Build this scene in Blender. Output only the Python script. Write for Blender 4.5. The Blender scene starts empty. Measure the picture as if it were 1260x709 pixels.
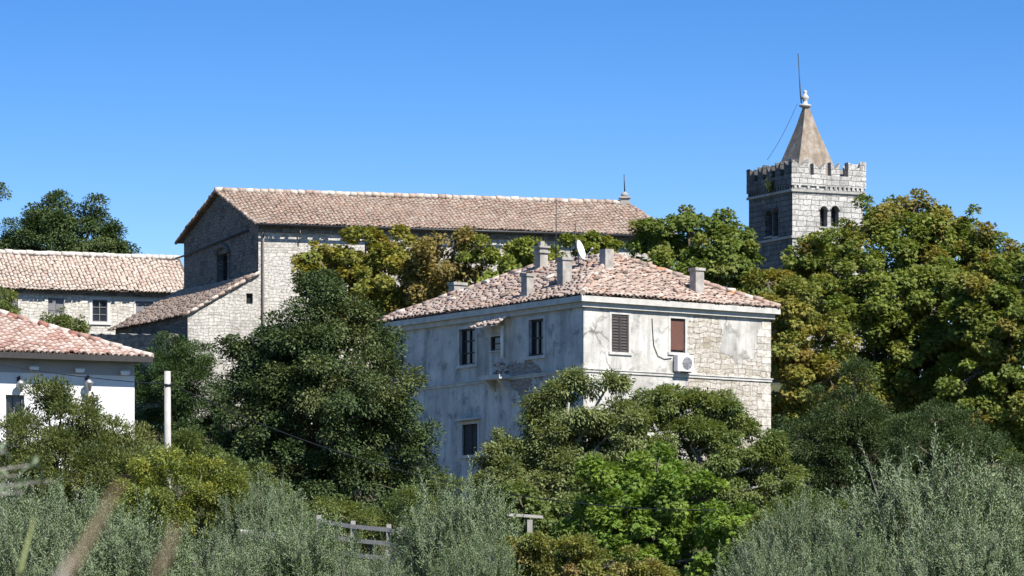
import bpy, math, random
import numpy as np
from mathutils import Vector as V

random.seed(7)
rng = np.random.default_rng(7)
SC = bpy.context.scene
COL = SC.collection

# ------------------------------------------------------------------ camera, sky, sun, exposure
F, CX, HY = 5500.0, 630.0, 900.0            # focal length, centre and horizon in photo pixels (1260 wide)
cam_d = bpy.data.cameras.new('camera')
cam = bpy.data.objects.new('camera', cam_d)
COL.objects.link(cam)
cam.location = (0, 0, 0)
cam.rotation_euler = (math.pi / 2, 0, 0)
cam_d.sensor_width = 36
cam_d.lens = 36 * F / 1260
cam_d.shift_y = (HY - 354.5) / 1260
cam_d.clip_start = 0.5
cam_d.clip_end = 12000
cam_d.dof.use_dof = True
cam_d.dof.focus_distance = 165
cam_d.dof.aperture_fstop = 9
SC.camera = cam

SUN_AZ = math.atan2(0.62, -0.785)
SUN_EL = math.radians(47)
world = bpy.data.worlds.new('World')
SC.world = world
world.use_nodes = True
wt = world.node_tree
bg = wt.nodes['Background']
sky = wt.nodes.new('ShaderNodeTexSky')
sky.sky_type = 'NISHITA'
sky.sun_disc = False
sky.sun_elevation = SUN_EL
sky.sun_rotation = SUN_AZ
sky.altitude = 300
sky.air_density = 0.6
sky.dust_density = 0.0
sky.ozone_density = 5.0
tc = wt.nodes.new('ShaderNodeTexCoord')
vm = wt.nodes.new('ShaderNodeVectorMath'); vm.operation = 'MULTIPLY_ADD'
vm.inputs[1].default_value = (1, 1, 1.6)
vm.inputs[2].default_value = (0, 0, -0.115)
vn = wt.nodes.new('ShaderNodeVectorMath'); vn.operation = 'NORMALIZE'
hs = wt.nodes.new('ShaderNodeHueSaturation')
hs.inputs['Saturation'].default_value = 1.24
hs.inputs['Value'].default_value = 1.0
wt.links.new(tc.outputs['Generated'], vm.inputs[0])
vx = wt.nodes.new('ShaderNodeVectorMath'); vx.operation = 'MINIMUM'
vx.inputs[1].default_value = (9, 9, 0.19)
wt.links.new(vm.outputs[0], vx.inputs[0])
vy = wt.nodes.new('ShaderNodeVectorMath'); vy.operation = 'MAXIMUM'
vy.inputs[1].default_value = (-9, -9, 0.02)
wt.links.new(vx.outputs[0], vy.inputs[0])
wt.links.new(vy.outputs[0], vn.inputs[0])
wt.links.new(vn.outputs[0], sky.inputs['Vector'])
wt.links.new(sky.outputs[0], hs.inputs['Color'])
tn = wt.nodes.new('ShaderNodeMix'); tn.data_type = 'RGBA'; tn.blend_type = 'MULTIPLY'
tn.inputs[0].default_value = 1.0; tn.inputs[7].default_value = (1.0, 0.93, 1.0, 1)
wt.links.new(hs.outputs[0], tn.inputs[6])
wt.links.new(tn.outputs[2], bg.inputs['Color'])
bg.inputs['Strength'].default_value = 0.063

sun_d = bpy.data.lights.new('sun', 'SUN')
sun_d.energy = 3.9
sun_d.angle = math.radians(0.53)
sun_d.color = (1.0, 0.95, 0.87)
sun = bpy.data.objects.new('sun', sun_d)
COL.objects.link(sun)
sun.location = (60, -60, 90)
sdir = V((math.sin(SUN_AZ) * math.cos(SUN_EL), math.cos(SUN_AZ) * math.cos(SUN_EL), math.sin(SUN_EL)))
sun.rotation_euler = sdir.to_track_quat('Z', 'Y').to_euler()

SC.view_settings.view_transform = 'Standard'
SC.view_settings.look = 'None'
SC.view_settings.exposure = 1.2
SC.view_settings.gamma = 1.0
SC.view_settings.use_curve_mapping = False

# ------------------------------------------------------------------ helpers
def P(x, y, Y):
    return V(((x - CX) / F * Y, Y, (HY - y) / F * Y))

UP = V((0, 0, 1))

def on_wall(x, y, c, d):
    a = (x - CX) / F
    u = (a * c.y - c.x) / (d.x - a * d.y)
    return u, (HY - y) / F * (c.y + u * d.y)

def hole(x0, x1, y0, y1, c, d):
    ym, xm = (y0 + y1) / 2, (x0 + x1) / 2
    ua, ub = on_wall(x0, ym, c, d)[0], on_wall(x1, ym, c, d)[0]
    zb, za = on_wall(xm, y0, c, d)[1], on_wall(xm, y1, c, d)[1]
    return (min(ua, ub), max(ua, ub), za, zb)

def tag(o, label=None, cat=None, group=None, kind=None):
    if label: o['label'] = label
    if cat: o['category'] = cat
    if group: o['group'] = group
    if kind: o['kind'] = kind
    return o

def thing(name, label, cat, loc, group=None):
    o = bpy.data.objects.new(name, None)
    COL.objects.link(o)
    o.empty_display_size = 0.3
    o.location = loc
    return tag(o, label, cat, group)

def wloc(o):
    p = V((0, 0, 0))
    while o is not None:
        p += V(o.location); o = o.parent
    return p

def link(name, me, mats, parent=None):
    o = bpy.data.objects.new(name, me)
    COL.objects.link(o)
    for m in (mats if isinstance(mats, (list, tuple)) else [mats]):
        me.materials.append(m)
    if parent is not None: o.parent = parent
    return o

class MB:
    def __init__(s):
        s.v, s.f, s.uv, s.mi, s.col, s.sm = [], [], [], [], [], []
    def face(s, pts, uv=None, mi=0, col=(1, 1, 1)):
        i = len(s.v)
        s.v += [tuple(p) for p in pts]
        s.col += [col] * len(pts)
        s.f.append(tuple(range(i, i + len(pts))))
        s.uv.append(uv or [(0, 0)] * len(pts))
        s.mi.append(mi); s.sm.append(False)
    def wallface(s, pts, d, mi=0, off=0):
        s.face(pts, [(p.x * d.x + p.y * d.y + off, p.z) for p in pts], mi)
    def obox(s, o, a, b, c, mi=0, col=(1, 1, 1)):
        """box from corner o along vectors a, b, c"""
        o, a, b, c = V(o), V(a), V(b), V(c)
        if a.cross(b).dot(c) < 0: a, b = b, a
        p = [o, o + a, o + a + b, o + b, o + c, o + a + c, o + a + b + c, o + b + c]
        for q in ((3, 2, 1, 0), (4, 5, 6, 7), (0, 1, 5, 4), (1, 2, 6, 5), (2, 3, 7, 6), (3, 0, 4, 7)):
            e0 = (p[q[1]] - p[q[0]]); e1 = (p[q[3]] - p[q[0]])
            n = e0.cross(e1)
            if abs(n.z) > 0.7 * n.length:
                uv = [(p[k].x, p[k].y) for k in q]
            else:
                h = V((-n.y, n.x, 0)).normalized()
                uv = [(p[k].dot(h), p[k].z) for k in q]
            s.face([p[k] for k in q], uv, mi, col)
    def tube(s, pts, rad, n=6, mi=0, cap=True, col=(1, 1, 1)):
        pts = [V(p) for p in pts]
        if not isinstance(rad, (list, tuple)): rad = [rad] * len(pts)
        base = len(s.v)
        prev = None
        for k, p in enumerate(pts):
            t = (pts[min(k + 1, len(pts) - 1)] - pts[max(k - 1, 0)])
            if t.length < 1e-9: t = V((0, 0, 1))
            t.normalize()
            if prev is None:
                a = t.orthogonal().normalized()
            else:
                a = prev - t * prev.dot(t)
                a = a.normalized() if a.length > 1e-6 else t.orthogonal().normalized()
            prev = a
            b = t.cross(a)
            for j in range(n):
                g = 2 * math.pi * j / n
                s.v.append(tuple(p + (a * math.cos(g) + b * math.sin(g)) * rad[k]))
                s.col.append(col)
        for k in range(len(pts) - 1):
            for j in range(n):
                j2 = (j + 1) % n
                s.f.append((base + k * n + j, base + k * n + j2, base + (k + 1) * n + j2, base + (k + 1) * n + j))
                s.uv.append([(j / n, k), ((j + 1) / n, k), ((j + 1) / n, k + 1), (j / n, k + 1)])
                s.mi.append(mi); s.sm.append(True)
        if cap:
            for k, rev in ((0, True), (len(pts) - 1, False)):
                q = [base + k * n + j for j in range(n)]
                if rev: q.reverse()
                s.f.append(tuple(q)); s.uv.append([(0, 0)] * n); s.mi.append(mi); s.sm.append(False)
    def lathe(s, c, prof, n=12, mi=0, axis=V((0, 0, 1))):
        c = V(c)
        s.tube([c + axis * h for r, h in prof], [max(r, 1e-4) for r, h in prof], n, mi)
    def build(s, name, mats, parent=None):
        me = bpy.data.meshes.new(name)
        o3 = wloc(parent)
        me.from_pydata([(x - o3.x, y - o3.y, z - o3.z) for x, y, z in s.v], [], s.f)
        uvl = me.uv_layers.new(name='UVMap')
        flat = [c for f in s.uv for q in f for c in q]
        uvl.data.foreach_set('uv', flat)
        me.polygons.foreach_set('material_index', s.mi)
        me.polygons.foreach_set('use_smooth', s.sm)
        at = me.color_attributes.new('tint', 'FLOAT_COLOR', 'POINT')
        at.data.foreach_set('color', [c for q in s.col for c in (q[0], q[1], q[2], 1)])
        me.update()
        return link(name, me, mats, parent)

# ------------------------------------------------------------------ materials
class NT:
    def __init__(s, name):
        s.m = bpy.data.materials.new(name)
        s.m.use_nodes = True
        s.t = s.m.node_tree
        s.b = s.t.nodes['Principled BSDF']
        s.out = s.t.nodes['Material Output']
    def n(s, typ, **kw):
        nd = s.t.nodes.new(typ)
        for k, v in kw.items():
            if hasattr(nd, k): setattr(nd, k, v)
        return nd
    def set(s, sock, v):
        if isinstance(v, bpy.types.NodeSocket): s.t.links.new(v, sock)
        elif isinstance(v, (tuple, list)) and sock.type == 'RGBA' and len(v) == 3: sock.default_value = (*v, 1)
        else: sock.default_value = v
    def uv(s, sx=1, sy=1):
        u = s.n('ShaderNodeUVMap'); m = s.n('ShaderNodeMapping')
        s.t.links.new(u.outputs[0], m.inputs[0])
        m.inputs['Scale'].default_value = (sx, sy, 1)
        return m.outputs[0]
    def obj(s, sc=1):
        u = s.n('ShaderNodeTexCoord'); m = s.n('ShaderNodeMapping')
        s.t.links.new(u.outputs['Object'], m.inputs[0])
        m.inputs['Scale'].default_value = (sc, sc, sc) if not isinstance(sc, tuple) else sc
        return m.outputs[0]
    def noise(s, vec, scale, detail=4, rough=0.55, col=False):
        nd = s.n('ShaderNodeTexNoise')
        s.set(nd.inputs['Vector'], vec); nd.inputs['Scale'].default_value = scale
        nd.inputs['Detail'].default_value = detail; nd.inputs['Roughness'].default_value = rough
        return nd.outputs['Color' if col else 'Fac']
    def vor(s, vec, scale, feature='F1', out='Distance', rnd=1.0):
        nd = s.n('ShaderNodeTexVoronoi', feature=feature)
        s.set(nd.inputs['Vector'], vec); nd.inputs['Scale'].default_value = scale
        nd.inputs['Randomness'].default_value = rnd
        return nd.outputs[out]
    def math(s, op, a, b=0.0, c=None):
        nd = s.n('ShaderNodeMath', operation=op)
        s.set(nd.inputs[0], a); s.set(nd.inputs[1], b)
        if c is not None: s.set(nd.inputs[2], c)
        return nd.outputs[0]
    def step(s, x, a, b, lo=0.0, hi=1.0):
        nd = s.n('ShaderNodeMapRange'); nd.interpolation_type = 'SMOOTHSTEP'
        s.set(nd.inputs['Value'], x)
        nd.inputs['From Min'].default_value = a; nd.inputs['From Max'].default_value = b
        nd.inputs['To Min'].default_value = lo; nd.inputs['To Max'].default_value = hi
        return nd.outputs[0]
    def mix(s, f, a, b, blend='MIX'):
        nd = s.n('ShaderNodeMix', data_type='RGBA', blend_type=blend)
        s.set(nd.inputs[0], f); s.set(nd.inputs[6], a); s.set(nd.inputs[7], b)
        return nd.outputs[2]
    def ramp(s, f, stops):
        nd = s.n('ShaderNodeValToRGB')
        s.set(nd.inputs[0], f)
        e = nd.color_ramp.elements
        while len(e) < len(stops): e.new(0.5)
        for k, (p, c) in enumerate(stops):
            e[k].position = p; e[k].color = (*c, 1)
        return nd.outputs[0]
    def vadd(s, a, b, k=1.0):
        nd = s.n('ShaderNodeVectorMath', operation='MULTIPLY_ADD')
        s.set(nd.inputs[0], b); nd.inputs[1].default_value = (k, k, k); s.set(nd.inputs[2], a)
        return nd.outputs[0]
    def sep(s, v):
        nd = s.n('ShaderNodeSeparateXYZ'); s.set(nd.inputs[0], v)
        return nd.outputs
    def bump(s, h, dist=0.03, strength=1.0, norm=None):
        nd = s.n('ShaderNodeBump')
        s.set(nd.inputs['Height'], h); nd.inputs['Distance'].default_value = dist
        nd.inputs['Strength'].default_value = strength
        if norm is not None: s.set(nd.inputs['Normal'], norm)
        return nd.outputs[0]
    def fin(s, col, rough=0.9, norm=None, spec=0.2):
        s.set(s.b.inputs['Base Color'], col); s.set(s.b.inputs['Roughness'], rough)
        s.b.inputs['Specular IOR Level'].default_value = spec
        if norm is not None: s.set(s.b.inputs['Normal'], norm)
        return s.m

def plain(name, c, rough=0.7, var=0.25, scale=6, metal=0.0, spec=0.3):
    t = NT(name)
    n = t.noise(t.obj(1), scale, 5)
    col = t.mix(n, tuple(q * (1 - var) for q in c), tuple(min(1, q * (1 + var)) for q in c))
    t.b.inputs['Metallic'].default_value = metal
    return t.fin(col, rough, None, spec)

def rubble(t, uvs, sx, sy, cols, mortar, warp=0.12, edge=0.05):
    """rough coursed rubble: uneven blocks, joints smeared away in places; returns (colour, height)"""
    base = t.uv(1, 1)
    w = t.vadd(base, t.noise(base, 1.1, 3, col=True), 0.42)
    w = t.vadd(w, t.noise(base, 5.0, 3, col=True), warp * 1.1)
    br = t.n('ShaderNodeTexBrick')
    t.set(br.inputs['Vector'], w); br.inputs['Scale'].default_value = 1.0
    br.inputs['Brick Width'].default_value = 1.15 / sx; br.inputs['Row Height'].default_value = 1.15 / sy
    br.inputs['Mortar Size'].default_value = 0.014; br.inputs['Mortar Smooth'].default_value = 0.6
    br.inputs['Bias'].default_value = 0.0
    br.squash = 1.5; br.squash_frequency = 2; br.offset = 0.37; br.offset_frequency = 3
    t.set(br.inputs['Color1'], (0, 0, 0)); t.set(br.inputs['Color2'], (1, 1, 1)); t.set(br.inputs['Mortar'], (0.5, 0.5, 0.5))
    rc = t.sep(br.outputs['Color'])[0]
    v = t.sep(t.vor(w, 1.7, 'F1', 'Color', 1.0))[0]
    k = t.math('ADD', t.math('MULTIPLY', rc, 0.6), t.math('MULTIPLY', v, 0.4))
    col = t.ramp(k, [(q / (len(cols) - 1), c) for q, c in enumerate(cols)])
    g = t.noise(base, 8, 6, 0.7)
    col = t.mix(t.step(g, 0.4, 0.66, 0, 0.65), col, tuple(q * 0.5 for q in cols[0]))
    m = t.math('MULTIPLY', br.outputs['Fac'], t.step(t.noise(base, 1.7, 4), 0.4, 0.62, 0.05, 0.85))
    col = t.mix(m, col, mortar)
    h = t.math('ADD', t.math('MULTIPLY', t.math('SUBTRACT', 1.0, br.outputs['Fac']), 0.7), t.math('MULTIPLY', t.math('ADD', g, rc), 0.5))
    return col, h

def stone_mat(name, sx, sy, cols, mortar, stain=(0.1, 0.095, 0.085), stain_amt=0.5, warp=0.12, dist=0.06):
    t = NT(name)
    col, h = rubble(t, None, sx, sy, cols, mortar, warp)
    st = t.step(t.noise(t.uv(0.35, 0.22), 1.0, 6, 0.6), 0.5, 0.72, 0, stain_amt)
    col = t.mix(st, col, stain)
    return t.fin(col, 0.92, t.bump(h, dist, 0.9))

def ashlar_mat(name, c1, c2, mortar, bw, bh, stain, stain_amt=0.6):
    t = NT(name)
    base = t.uv(1, 1)
    w = t.vadd(t.vadd(base, t.noise(base, 1.2, 2, col=True), 0.16), t.noise(base, 5, 3, col=True), 0.08)
    br = t.n('ShaderNodeTexBrick')
    t.set(br.inputs['Vector'], w)
    br.inputs['Scale'].default_value = 1.0
    br.inputs['Brick Width'].default_value = bw; br.inputs['Row Height'].default_value = bh
    br.inputs['Mortar Size'].default_value = 0.016; br.inputs['Mortar Smooth'].default_value = 0.3
    t.set(br.inputs['Color1'], c1); t.set(br.inputs['Color2'], c2); t.set(br.inputs['Mortar'], mortar)
    br.squash = 1.25; br.squash_frequency = 3; br.offset = 0.43
    g = t.noise(base, 7, 6, 0.68)
    col = t.mix(t.step(g, 0.42, 0.68, 0, 0.75), br.outputs['Color'], tuple(q * 0.45 for q in c1))
    st = t.step(t.noise(t.uv(0.5, 0.22), 1.4, 6, 0.65), 0.48, 0.68, 0, stain_amt)
    col = t.mix(st, col, stain)
    h = t.math('ADD', t.math('SUBTRACT', 1.0, br.outputs['Fac']), t.math('MULTIPLY', g, 0.6))
    return t.fin(col, 0.92, t.bump(h, 0.04, 0.9))

M = {}
M['church'] = stone_mat('church_stone', 4.4, 7.4, [(0.38, 0.355, 0.31), (0.53, 0.50, 0.445), (0.63, 0.595, 0.535), (0.47, 0.445, 0.395)], (0.40, 0.375, 0.33), stain_amt=0.28)
M['gable'] = stone_mat('shaded_gable_stone', 4.2, 7.0, [(0.08, 0.076, 0.072), (0.16, 0.152, 0.136), (0.23, 0.215, 0.19), (0.12, 0.116, 0.108)], (0.055, 0.052, 0.05), stain=(0.06, 0.06, 0.055), stain_amt=0.6)  # church stone darkened: shade of the left-facing walls is in the colour
M['longhouse'] = stone_mat('pale_rubble', 3.8, 6.8, [(0.42, 0.385, 0.325), (0.54, 0.505, 0.44), (0.65, 0.62, 0.555), (0.5, 0.465, 0.395)], (0.38, 0.345, 0.285), stain_amt=0.12)
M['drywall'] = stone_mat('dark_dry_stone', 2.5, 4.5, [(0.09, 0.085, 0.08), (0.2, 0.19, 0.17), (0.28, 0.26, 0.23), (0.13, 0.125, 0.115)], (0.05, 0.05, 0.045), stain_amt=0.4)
M['palewall'] = stone_mat('pale_dry_stone', 3, 5, [(0.36, 0.34, 0.3), (0.52, 0.5, 0.45), (0.6, 0.57, 0.52), (0.42, 0.4, 0.35)], (0.12, 0.115, 0.1), stain_amt=0.2)
M['tower'] = ashlar_mat('tower_ashlar', (0.39, 0.378, 0.352), (0.56, 0.542, 0.505), (0.14, 0.132, 0.12), 0.5, 0.29, (0.15, 0.144, 0.13), 0.7)
M['towershade'] = ashlar_mat('tower_shaded_ashlar', (0.115, 0.112, 0.106), (0.19, 0.183, 0.172), (0.05, 0.05, 0.047), 0.5, 0.29, (0.05, 0.05, 0.046), 0.85)  # dark copy of the tower ashlar, shade painted in for left and back faces
M['trimstone'] = plain('trim_stone', (0.30, 0.29, 0.265), 0.9, 0.45, 5)
M['spire'] = None
def spire_mat():
    t = NT('spire_render')
    n = t.noise(t.obj((1.5, 1.5, 0.8)), 1.6, 7, 0.65)
    col = t.ramp(n, [(0.3, (0.14, 0.112, 0.085)), (0.5, (0.25, 0.205, 0.16)), (0.68, (0.34, 0.31, 0.265))])
    col = t.mix(t.step(t.noise(t.obj(1), 9, 5), 0.5, 0.75, 0, 0.6), col, (0.12, 0.105, 0.09))
    return t.fin(col, 0.92, t.bump(t.noise(t.obj(1), 12, 5), 0.03, 0.8))
M['spire'] = spire_mat()

def plaster_mat(name, side):
    t = NT(name)
    base = t.uv(1, 1)
    big = t.noise(base, 0.55, 6, 0.62)
    fine = t.noise(base, 6, 6, 0.65)
    col = t.ramp(big, [(0.3, (0.30, 0.285, 0.255)), (0.48, (0.47, 0.45, 0.41)), (0.66, (0.60, 0.58, 0.535))])
    streak = t.noise(t.uv(2.2, 0.28), 1.0, 5, 0.6)
    col = t.mix(t.step(streak, 0.46, 0.68, 0, 0.7), col, (0.25, 0.245, 0.225))
    col = t.mix(t.step(fine, 0.48, 0.72, 0, 0.45), col, (0.33, 0.32, 0.29))
    # lichen blackening in its own patches
    blot = t.noise(base, 1.25, 7, 0.7)
    col = t.mix(t.step(blot, 0.52, 0.64, 0, 0.65), col, (0.17, 0.17, 0.155))
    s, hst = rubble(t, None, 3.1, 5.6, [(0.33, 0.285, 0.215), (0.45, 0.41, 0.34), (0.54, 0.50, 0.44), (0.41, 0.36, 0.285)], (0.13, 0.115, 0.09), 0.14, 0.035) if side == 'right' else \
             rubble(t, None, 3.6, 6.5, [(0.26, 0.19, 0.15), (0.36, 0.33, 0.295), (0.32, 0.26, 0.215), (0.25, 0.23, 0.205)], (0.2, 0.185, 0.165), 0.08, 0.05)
    sx = t.sep(base)
    u, z = sx[0], sx[1]
    wob = t.math('MULTIPLY', t.math('SUBTRACT', t.noise(base, 0.9, 6, 0.62), 0.5), 3.2)
    if side == 'right':
        a = t.math('ADD', u, wob)
        m1 = t.step(a, EXPO - 0.05, EXPO + 0.03)
        # an island of surviving render high up
        dx = t.math('MULTIPLY', t.math('SUBTRACT', u, ISL[0]), 1 / 1.15)
        dz = t.math('MULTIPLY', t.math('SUBTRACT', z, ISL[1]), 1 / 1.5)
        r = t.math('ADD', t.math('SQRT', t.math('ADD', t.math('MULTIPLY', dx, dx), t.math('MULTIPLY', dz, dz))), t.math('MULTIPLY', wob, 0.6))
        mask = t.math('MULTIPLY', m1, t.step(r, 0.95, 1.0))
        ed = t.vor(t.vadd(t.uv(0.45, 0.3), t.noise(base, 1.5, 4, col=True), 0.25), 1.0, 'DISTANCE_TO_EDGE')
        crack = t.math('MULTIPLY', t.math('SUBTRACT', 1.0, t.step(ed, 0.003, 0.016)), t.step(t.noise(base, 0.4, 2), 0.45, 0.6))
        col = t.mix(t.math('MULTIPLY', crack, 0.75), col, (0.12, 0.11, 0.1))
    else:
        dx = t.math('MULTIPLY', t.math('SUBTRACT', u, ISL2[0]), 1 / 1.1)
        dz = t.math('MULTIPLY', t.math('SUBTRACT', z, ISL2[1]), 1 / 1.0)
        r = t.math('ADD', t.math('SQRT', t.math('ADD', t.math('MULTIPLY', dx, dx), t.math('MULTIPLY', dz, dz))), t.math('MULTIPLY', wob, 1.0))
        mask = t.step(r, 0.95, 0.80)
    col = t.mix(mask, col, s)
    h = t.mix(mask, t.math('ADD', 1.3, t.math('MULTIPLY', fine, 0.2)), hst)
    return t.fin(col, 0.93, t.bump(h, 0.05, 0.9))

def tint_mat(name, rough=0.85, nz=0.35, bump=0.0, spec=0.2, scale=14, lich=None):
    t = NT(name)
    a = t.n('ShaderNodeAttribute'); a.attribute_name = 'tint'
    n = t.noise(t.obj(1), scale, 5, 0.65)
    k = t.step(n, 0.3, 0.72, 1 - nz, 1 + nz)
    nd = t.n('ShaderNodeVectorMath', operation='SCALE')
    t.set(nd.inputs[0], a.outputs['Color']); t.set(nd.inputs['Scale'], k)
    col = nd.outputs[0]
    if lich:
        col = t.mix(t.step(t.noise(t.obj(1), 1.1, 6, 0.7), 0.5, 0.66, 0, 0.5), col, lich)
    return t.fin(col, rough, t.bump(n, bump, 0.6) if bump else None, spec)

M['tile'] = tint_mat('roof_tile', 0.88, 0.3, 0.0, 0.15, 14, (0.33, 0.29, 0.245))
M['newtile'] = tint_mat('newer_roof_tile', 0.8, 0.18)
M['white'] = plain('white_render', (0.64, 0.64, 0.63), 0.85, 0.07, 2)
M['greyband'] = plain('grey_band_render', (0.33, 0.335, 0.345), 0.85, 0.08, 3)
M['dark'] = plain('dark_wood', (0.035, 0.032, 0.03), 0.6, 0.4, 8)
M['shutter'] = plain('grey_brown_shutter', (0.055, 0.047, 0.045), 0.7, 0.4, 10)
M['greyshutter'] = plain('weathered_grey_shutter', (0.17, 0.165, 0.17), 0.8, 0.4, 9)
M['blind'] = plain('brown_blind', (0.12, 0.055, 0.04), 0.6, 0.2, 5)
M['frame'] = plain('pale_stone_frame', (0.52, 0.51, 0.47), 0.85, 0.2, 6)
M['whitepaint'] = plain('white_paint', (0.75, 0.75, 0.73), 0.5, 0.08, 5)
M['metal'] = plain('dark_metal', (0.05, 0.05, 0.052), 0.5, 0.3, 8, 0.6)
M['zinc'] = plain('zinc_pipe', (0.35, 0.36, 0.37), 0.5, 0.2, 8, 0.5)
M['rust'] = plain('rusty_pipe', (0.16, 0.13, 0.115), 0.8, 0.4, 8)
M['concrete'] = plain('pale_concrete', (0.38, 0.365, 0.335), 0.9, 0.35, 3)
M['chimney'] = plain('chimney_render', (0.30, 0.28, 0.25), 0.92, 0.7, 3.5)
M['plaster_trim'] = plain('peeling_cornice', (0.45, 0.435, 0.395), 0.9, 0.5, 2.6)
M['oldwood'] = plain('silvered_wood', (0.29, 0.275, 0.25), 0.85, 0.4, 6)
M['cable'] = plain('black_cable', (0.02, 0.02, 0.022), 0.6, 0.1, 5)
M['bark'] = plain('bark', (0.13, 0.105, 0.085), 0.95, 0.45, 7)
M['greybark'] = plain('grey_bark', (0.28, 0.265, 0.24), 0.95, 0.35, 7)
M['straw'] = plain('dry_straw', (0.23, 0.165, 0.105), 0.9, 0.2, 20)
M['palestraw'] = plain('pale_straw', (0.68, 0.6, 0.48), 0.9, 0.15, 20)
M['greenstraw'] = plain('green_straw', (0.26, 0.29, 0.12), 0.9, 0.2, 20)
M['grille'] = plain('grey_grille', (0.25, 0.25, 0.26), 0.5, 0.1, 10)
M['dirt'] = None

def glass_mat():
    t = NT('window_glass')
    n = t.noise(t.obj(1), 1.2, 3)
    col = t.mix(n, (0.012, 0.014, 0.017), (0.03, 0.033, 0.036))
    return t.fin(col, 0.12, t.bump(n, 0.01, 0.3), 0.5)
M['glass'] = glass_mat()

def leaf_mat(name, trans=0.28, rough=0.5, spec=0.25, back=None):
    t = NT(name)
    a = t.n('ShaderNodeAttribute'); a.attribute_name = 'tint'
    col = a.outputs['Color']
    if back:
        g = t.n('ShaderNodeNewGeometry')
        col = t.mix(t.math('MULTIPLY', g.outputs['Backfacing'], 0.75), col, back)
    t.set(t.b.inputs['Base Color'], col)
    t.b.inputs['Roughness'].default_value = rough
    t.b.inputs['Specular IOR Level'].default_value = spec
    tr = t.n('ShaderNodeBsdfTranslucent')
    t.set(tr.inputs['Color'], t.mix(1.0, col, (1.35, 1.25, 0.6), 'MULTIPLY'))
    mx = t.n('ShaderNodeMixShader'); mx.inputs[0].default_value = trans
    t.t.links.new(t.b.outputs[0], mx.inputs[1]); t.t.links.new(tr.outputs[0], mx.inputs[2])
    t.t.links.new(mx.outputs[0], t.out.inputs['Surface'])
    return t.m
M['leaf'] = leaf_mat('leaf', 0.36)
M['leafdark'] = leaf_mat('dark_glossy_leaf', 0.18, 0.55, 0.18)
M['oliveleaf'] = leaf_mat('olive_leaf', 0.2, 0.5, 0.2, (0.22, 0.27, 0.16))

# ------------------------------------------------------------------ the ground
GY = [-3000, -200, -20, 0, 40, 80, 100, 130, 150, 180, 200, 215, 236, 262, 300, 380, 700, 1500, 9000]
GZ = [-40, -14, -2.4, -1.7, -1.0, 0.4, 1.6, 4.3, 6.0, 8.6, 11.0, 14.0, 18.4, 20, 18, 4, -40, -60, -60]
def zg(x, y):
    b = np.interp(y, GY, GZ)
    g = 1 / (1 + (np.maximum(np.abs(x) - 50, 0) / 160.0) ** 2)
    z = np.where(b > -1.7, (b + 1.7) * g - 1.7, b)
    return z + 0.12 * np.sin(x * 0.9 + 1.3 * np.sin(y * 0.21)) * np.sin(y * 0.37 + 0.6) * np.clip(y / 60.0, 0, 1)

def gpt(x, y, dz=0.0):
    return V((x, y, float(zg(np.array(x, float), np.array(y, float))) + dz))

def ground():
    xs = np.concatenate([-np.geomspace(9000, 42, 26), np.linspace(-40, 40, 81), np.geomspace(42, 9000, 26)])
    ys = np.concatenate([-np.geomspace(3000, 12, 14), np.linspace(-10, 320, 166), np.geomspace(330, 9000, 26)])
    X, Y = np.meshgrid(xs, ys)
    Z = zg(X, Y)
    nx, ny = len(xs), len(ys)
    me = bpy.data.meshes.new('ground')
    vv = np.stack([X.ravel(), Y.ravel(), Z.ravel()], 1)
    i = np.arange(nx * ny).reshape(ny, nx)
    q = np.stack([i[:-1, :-1].ravel(), i[:-1, 1:].ravel(), i[1:, 1:].ravel(), i[1:, :-1].ravel()], 1)
    me.from_pydata(vv.tolist(), [], q.tolist())
    me.polygons.foreach_set('use_smooth', [True] * len(q))
    t = NT('dry_grass_soil')
    n1 = t.noise(t.obj(1), 0.35, 6, 0.6); n2 = t.noise(t.obj(1), 5, 6, 0.7)
    col = t.ramp(n1, [(0.35, (0.05, 0.06, 0.022)), (0.5, (0.10, 0.095, 0.045)), (0.65, (0.16, 0.13, 0.085))])
    col = t.mix(t.step(n2, 0.4, 0.65, 0, 0.6), col, (0.04, 0.045, 0.018))
    o = link('ground', me, t.fin(col, 0.97, t.bump(n2, 0.15, 0.8)))
    tag(o, kind='structure')
ground()

# ------------------------------------------------------------------ building helpers
def wall(mb, c, d, nrm, u0, u1, z0, z1, holes=(), depth=0.22, mi=0, zmi=None):
    us = sorted({u0, u1, *[q for h in holes for q in h[:2]]})
    zs = sorted({z0, z1, *[q for h in holes for q in h[2:4]]})
    def W(u, z, o=0.0): return V((c.x + d.x * u + nrm.x * o, c.y + d.y * u + nrm.y * o, z))
    flip = d.cross(UP).dot(nrm) < 0
    def put(pts, uv):
        if flip: pts = pts[::-1]; uv = uv[::-1]
        mb.face(pts, uv, mi)
    for a, b in zip(us, us[1:]):
        for e, f in zip(zs, zs[1:]):
            um, zm = (a + b) / 2, (e + f) / 2
            if any(h[0] < um < h[1] and h[2] < zm < h[3] for h in holes): continue
            put([W(a, e), W(b, e), W(b, f), W(a, f)], [(a, e), (b, e), (b, f), (a, f)])
    for h in holes:
        a, b, e, f = h[:4]
        for (p, q) in (((a, e), (b, e)), ((b, e), (b, f)), ((b, f), (a, f)), ((a, f), (a, e))):
            put([W(*q), W(*p), W(*p, -depth), W(*q, -depth)], [q, p, (p[0] + .1, p[1] + .1), (q[0] + .1, q[1] + .1)])

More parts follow.
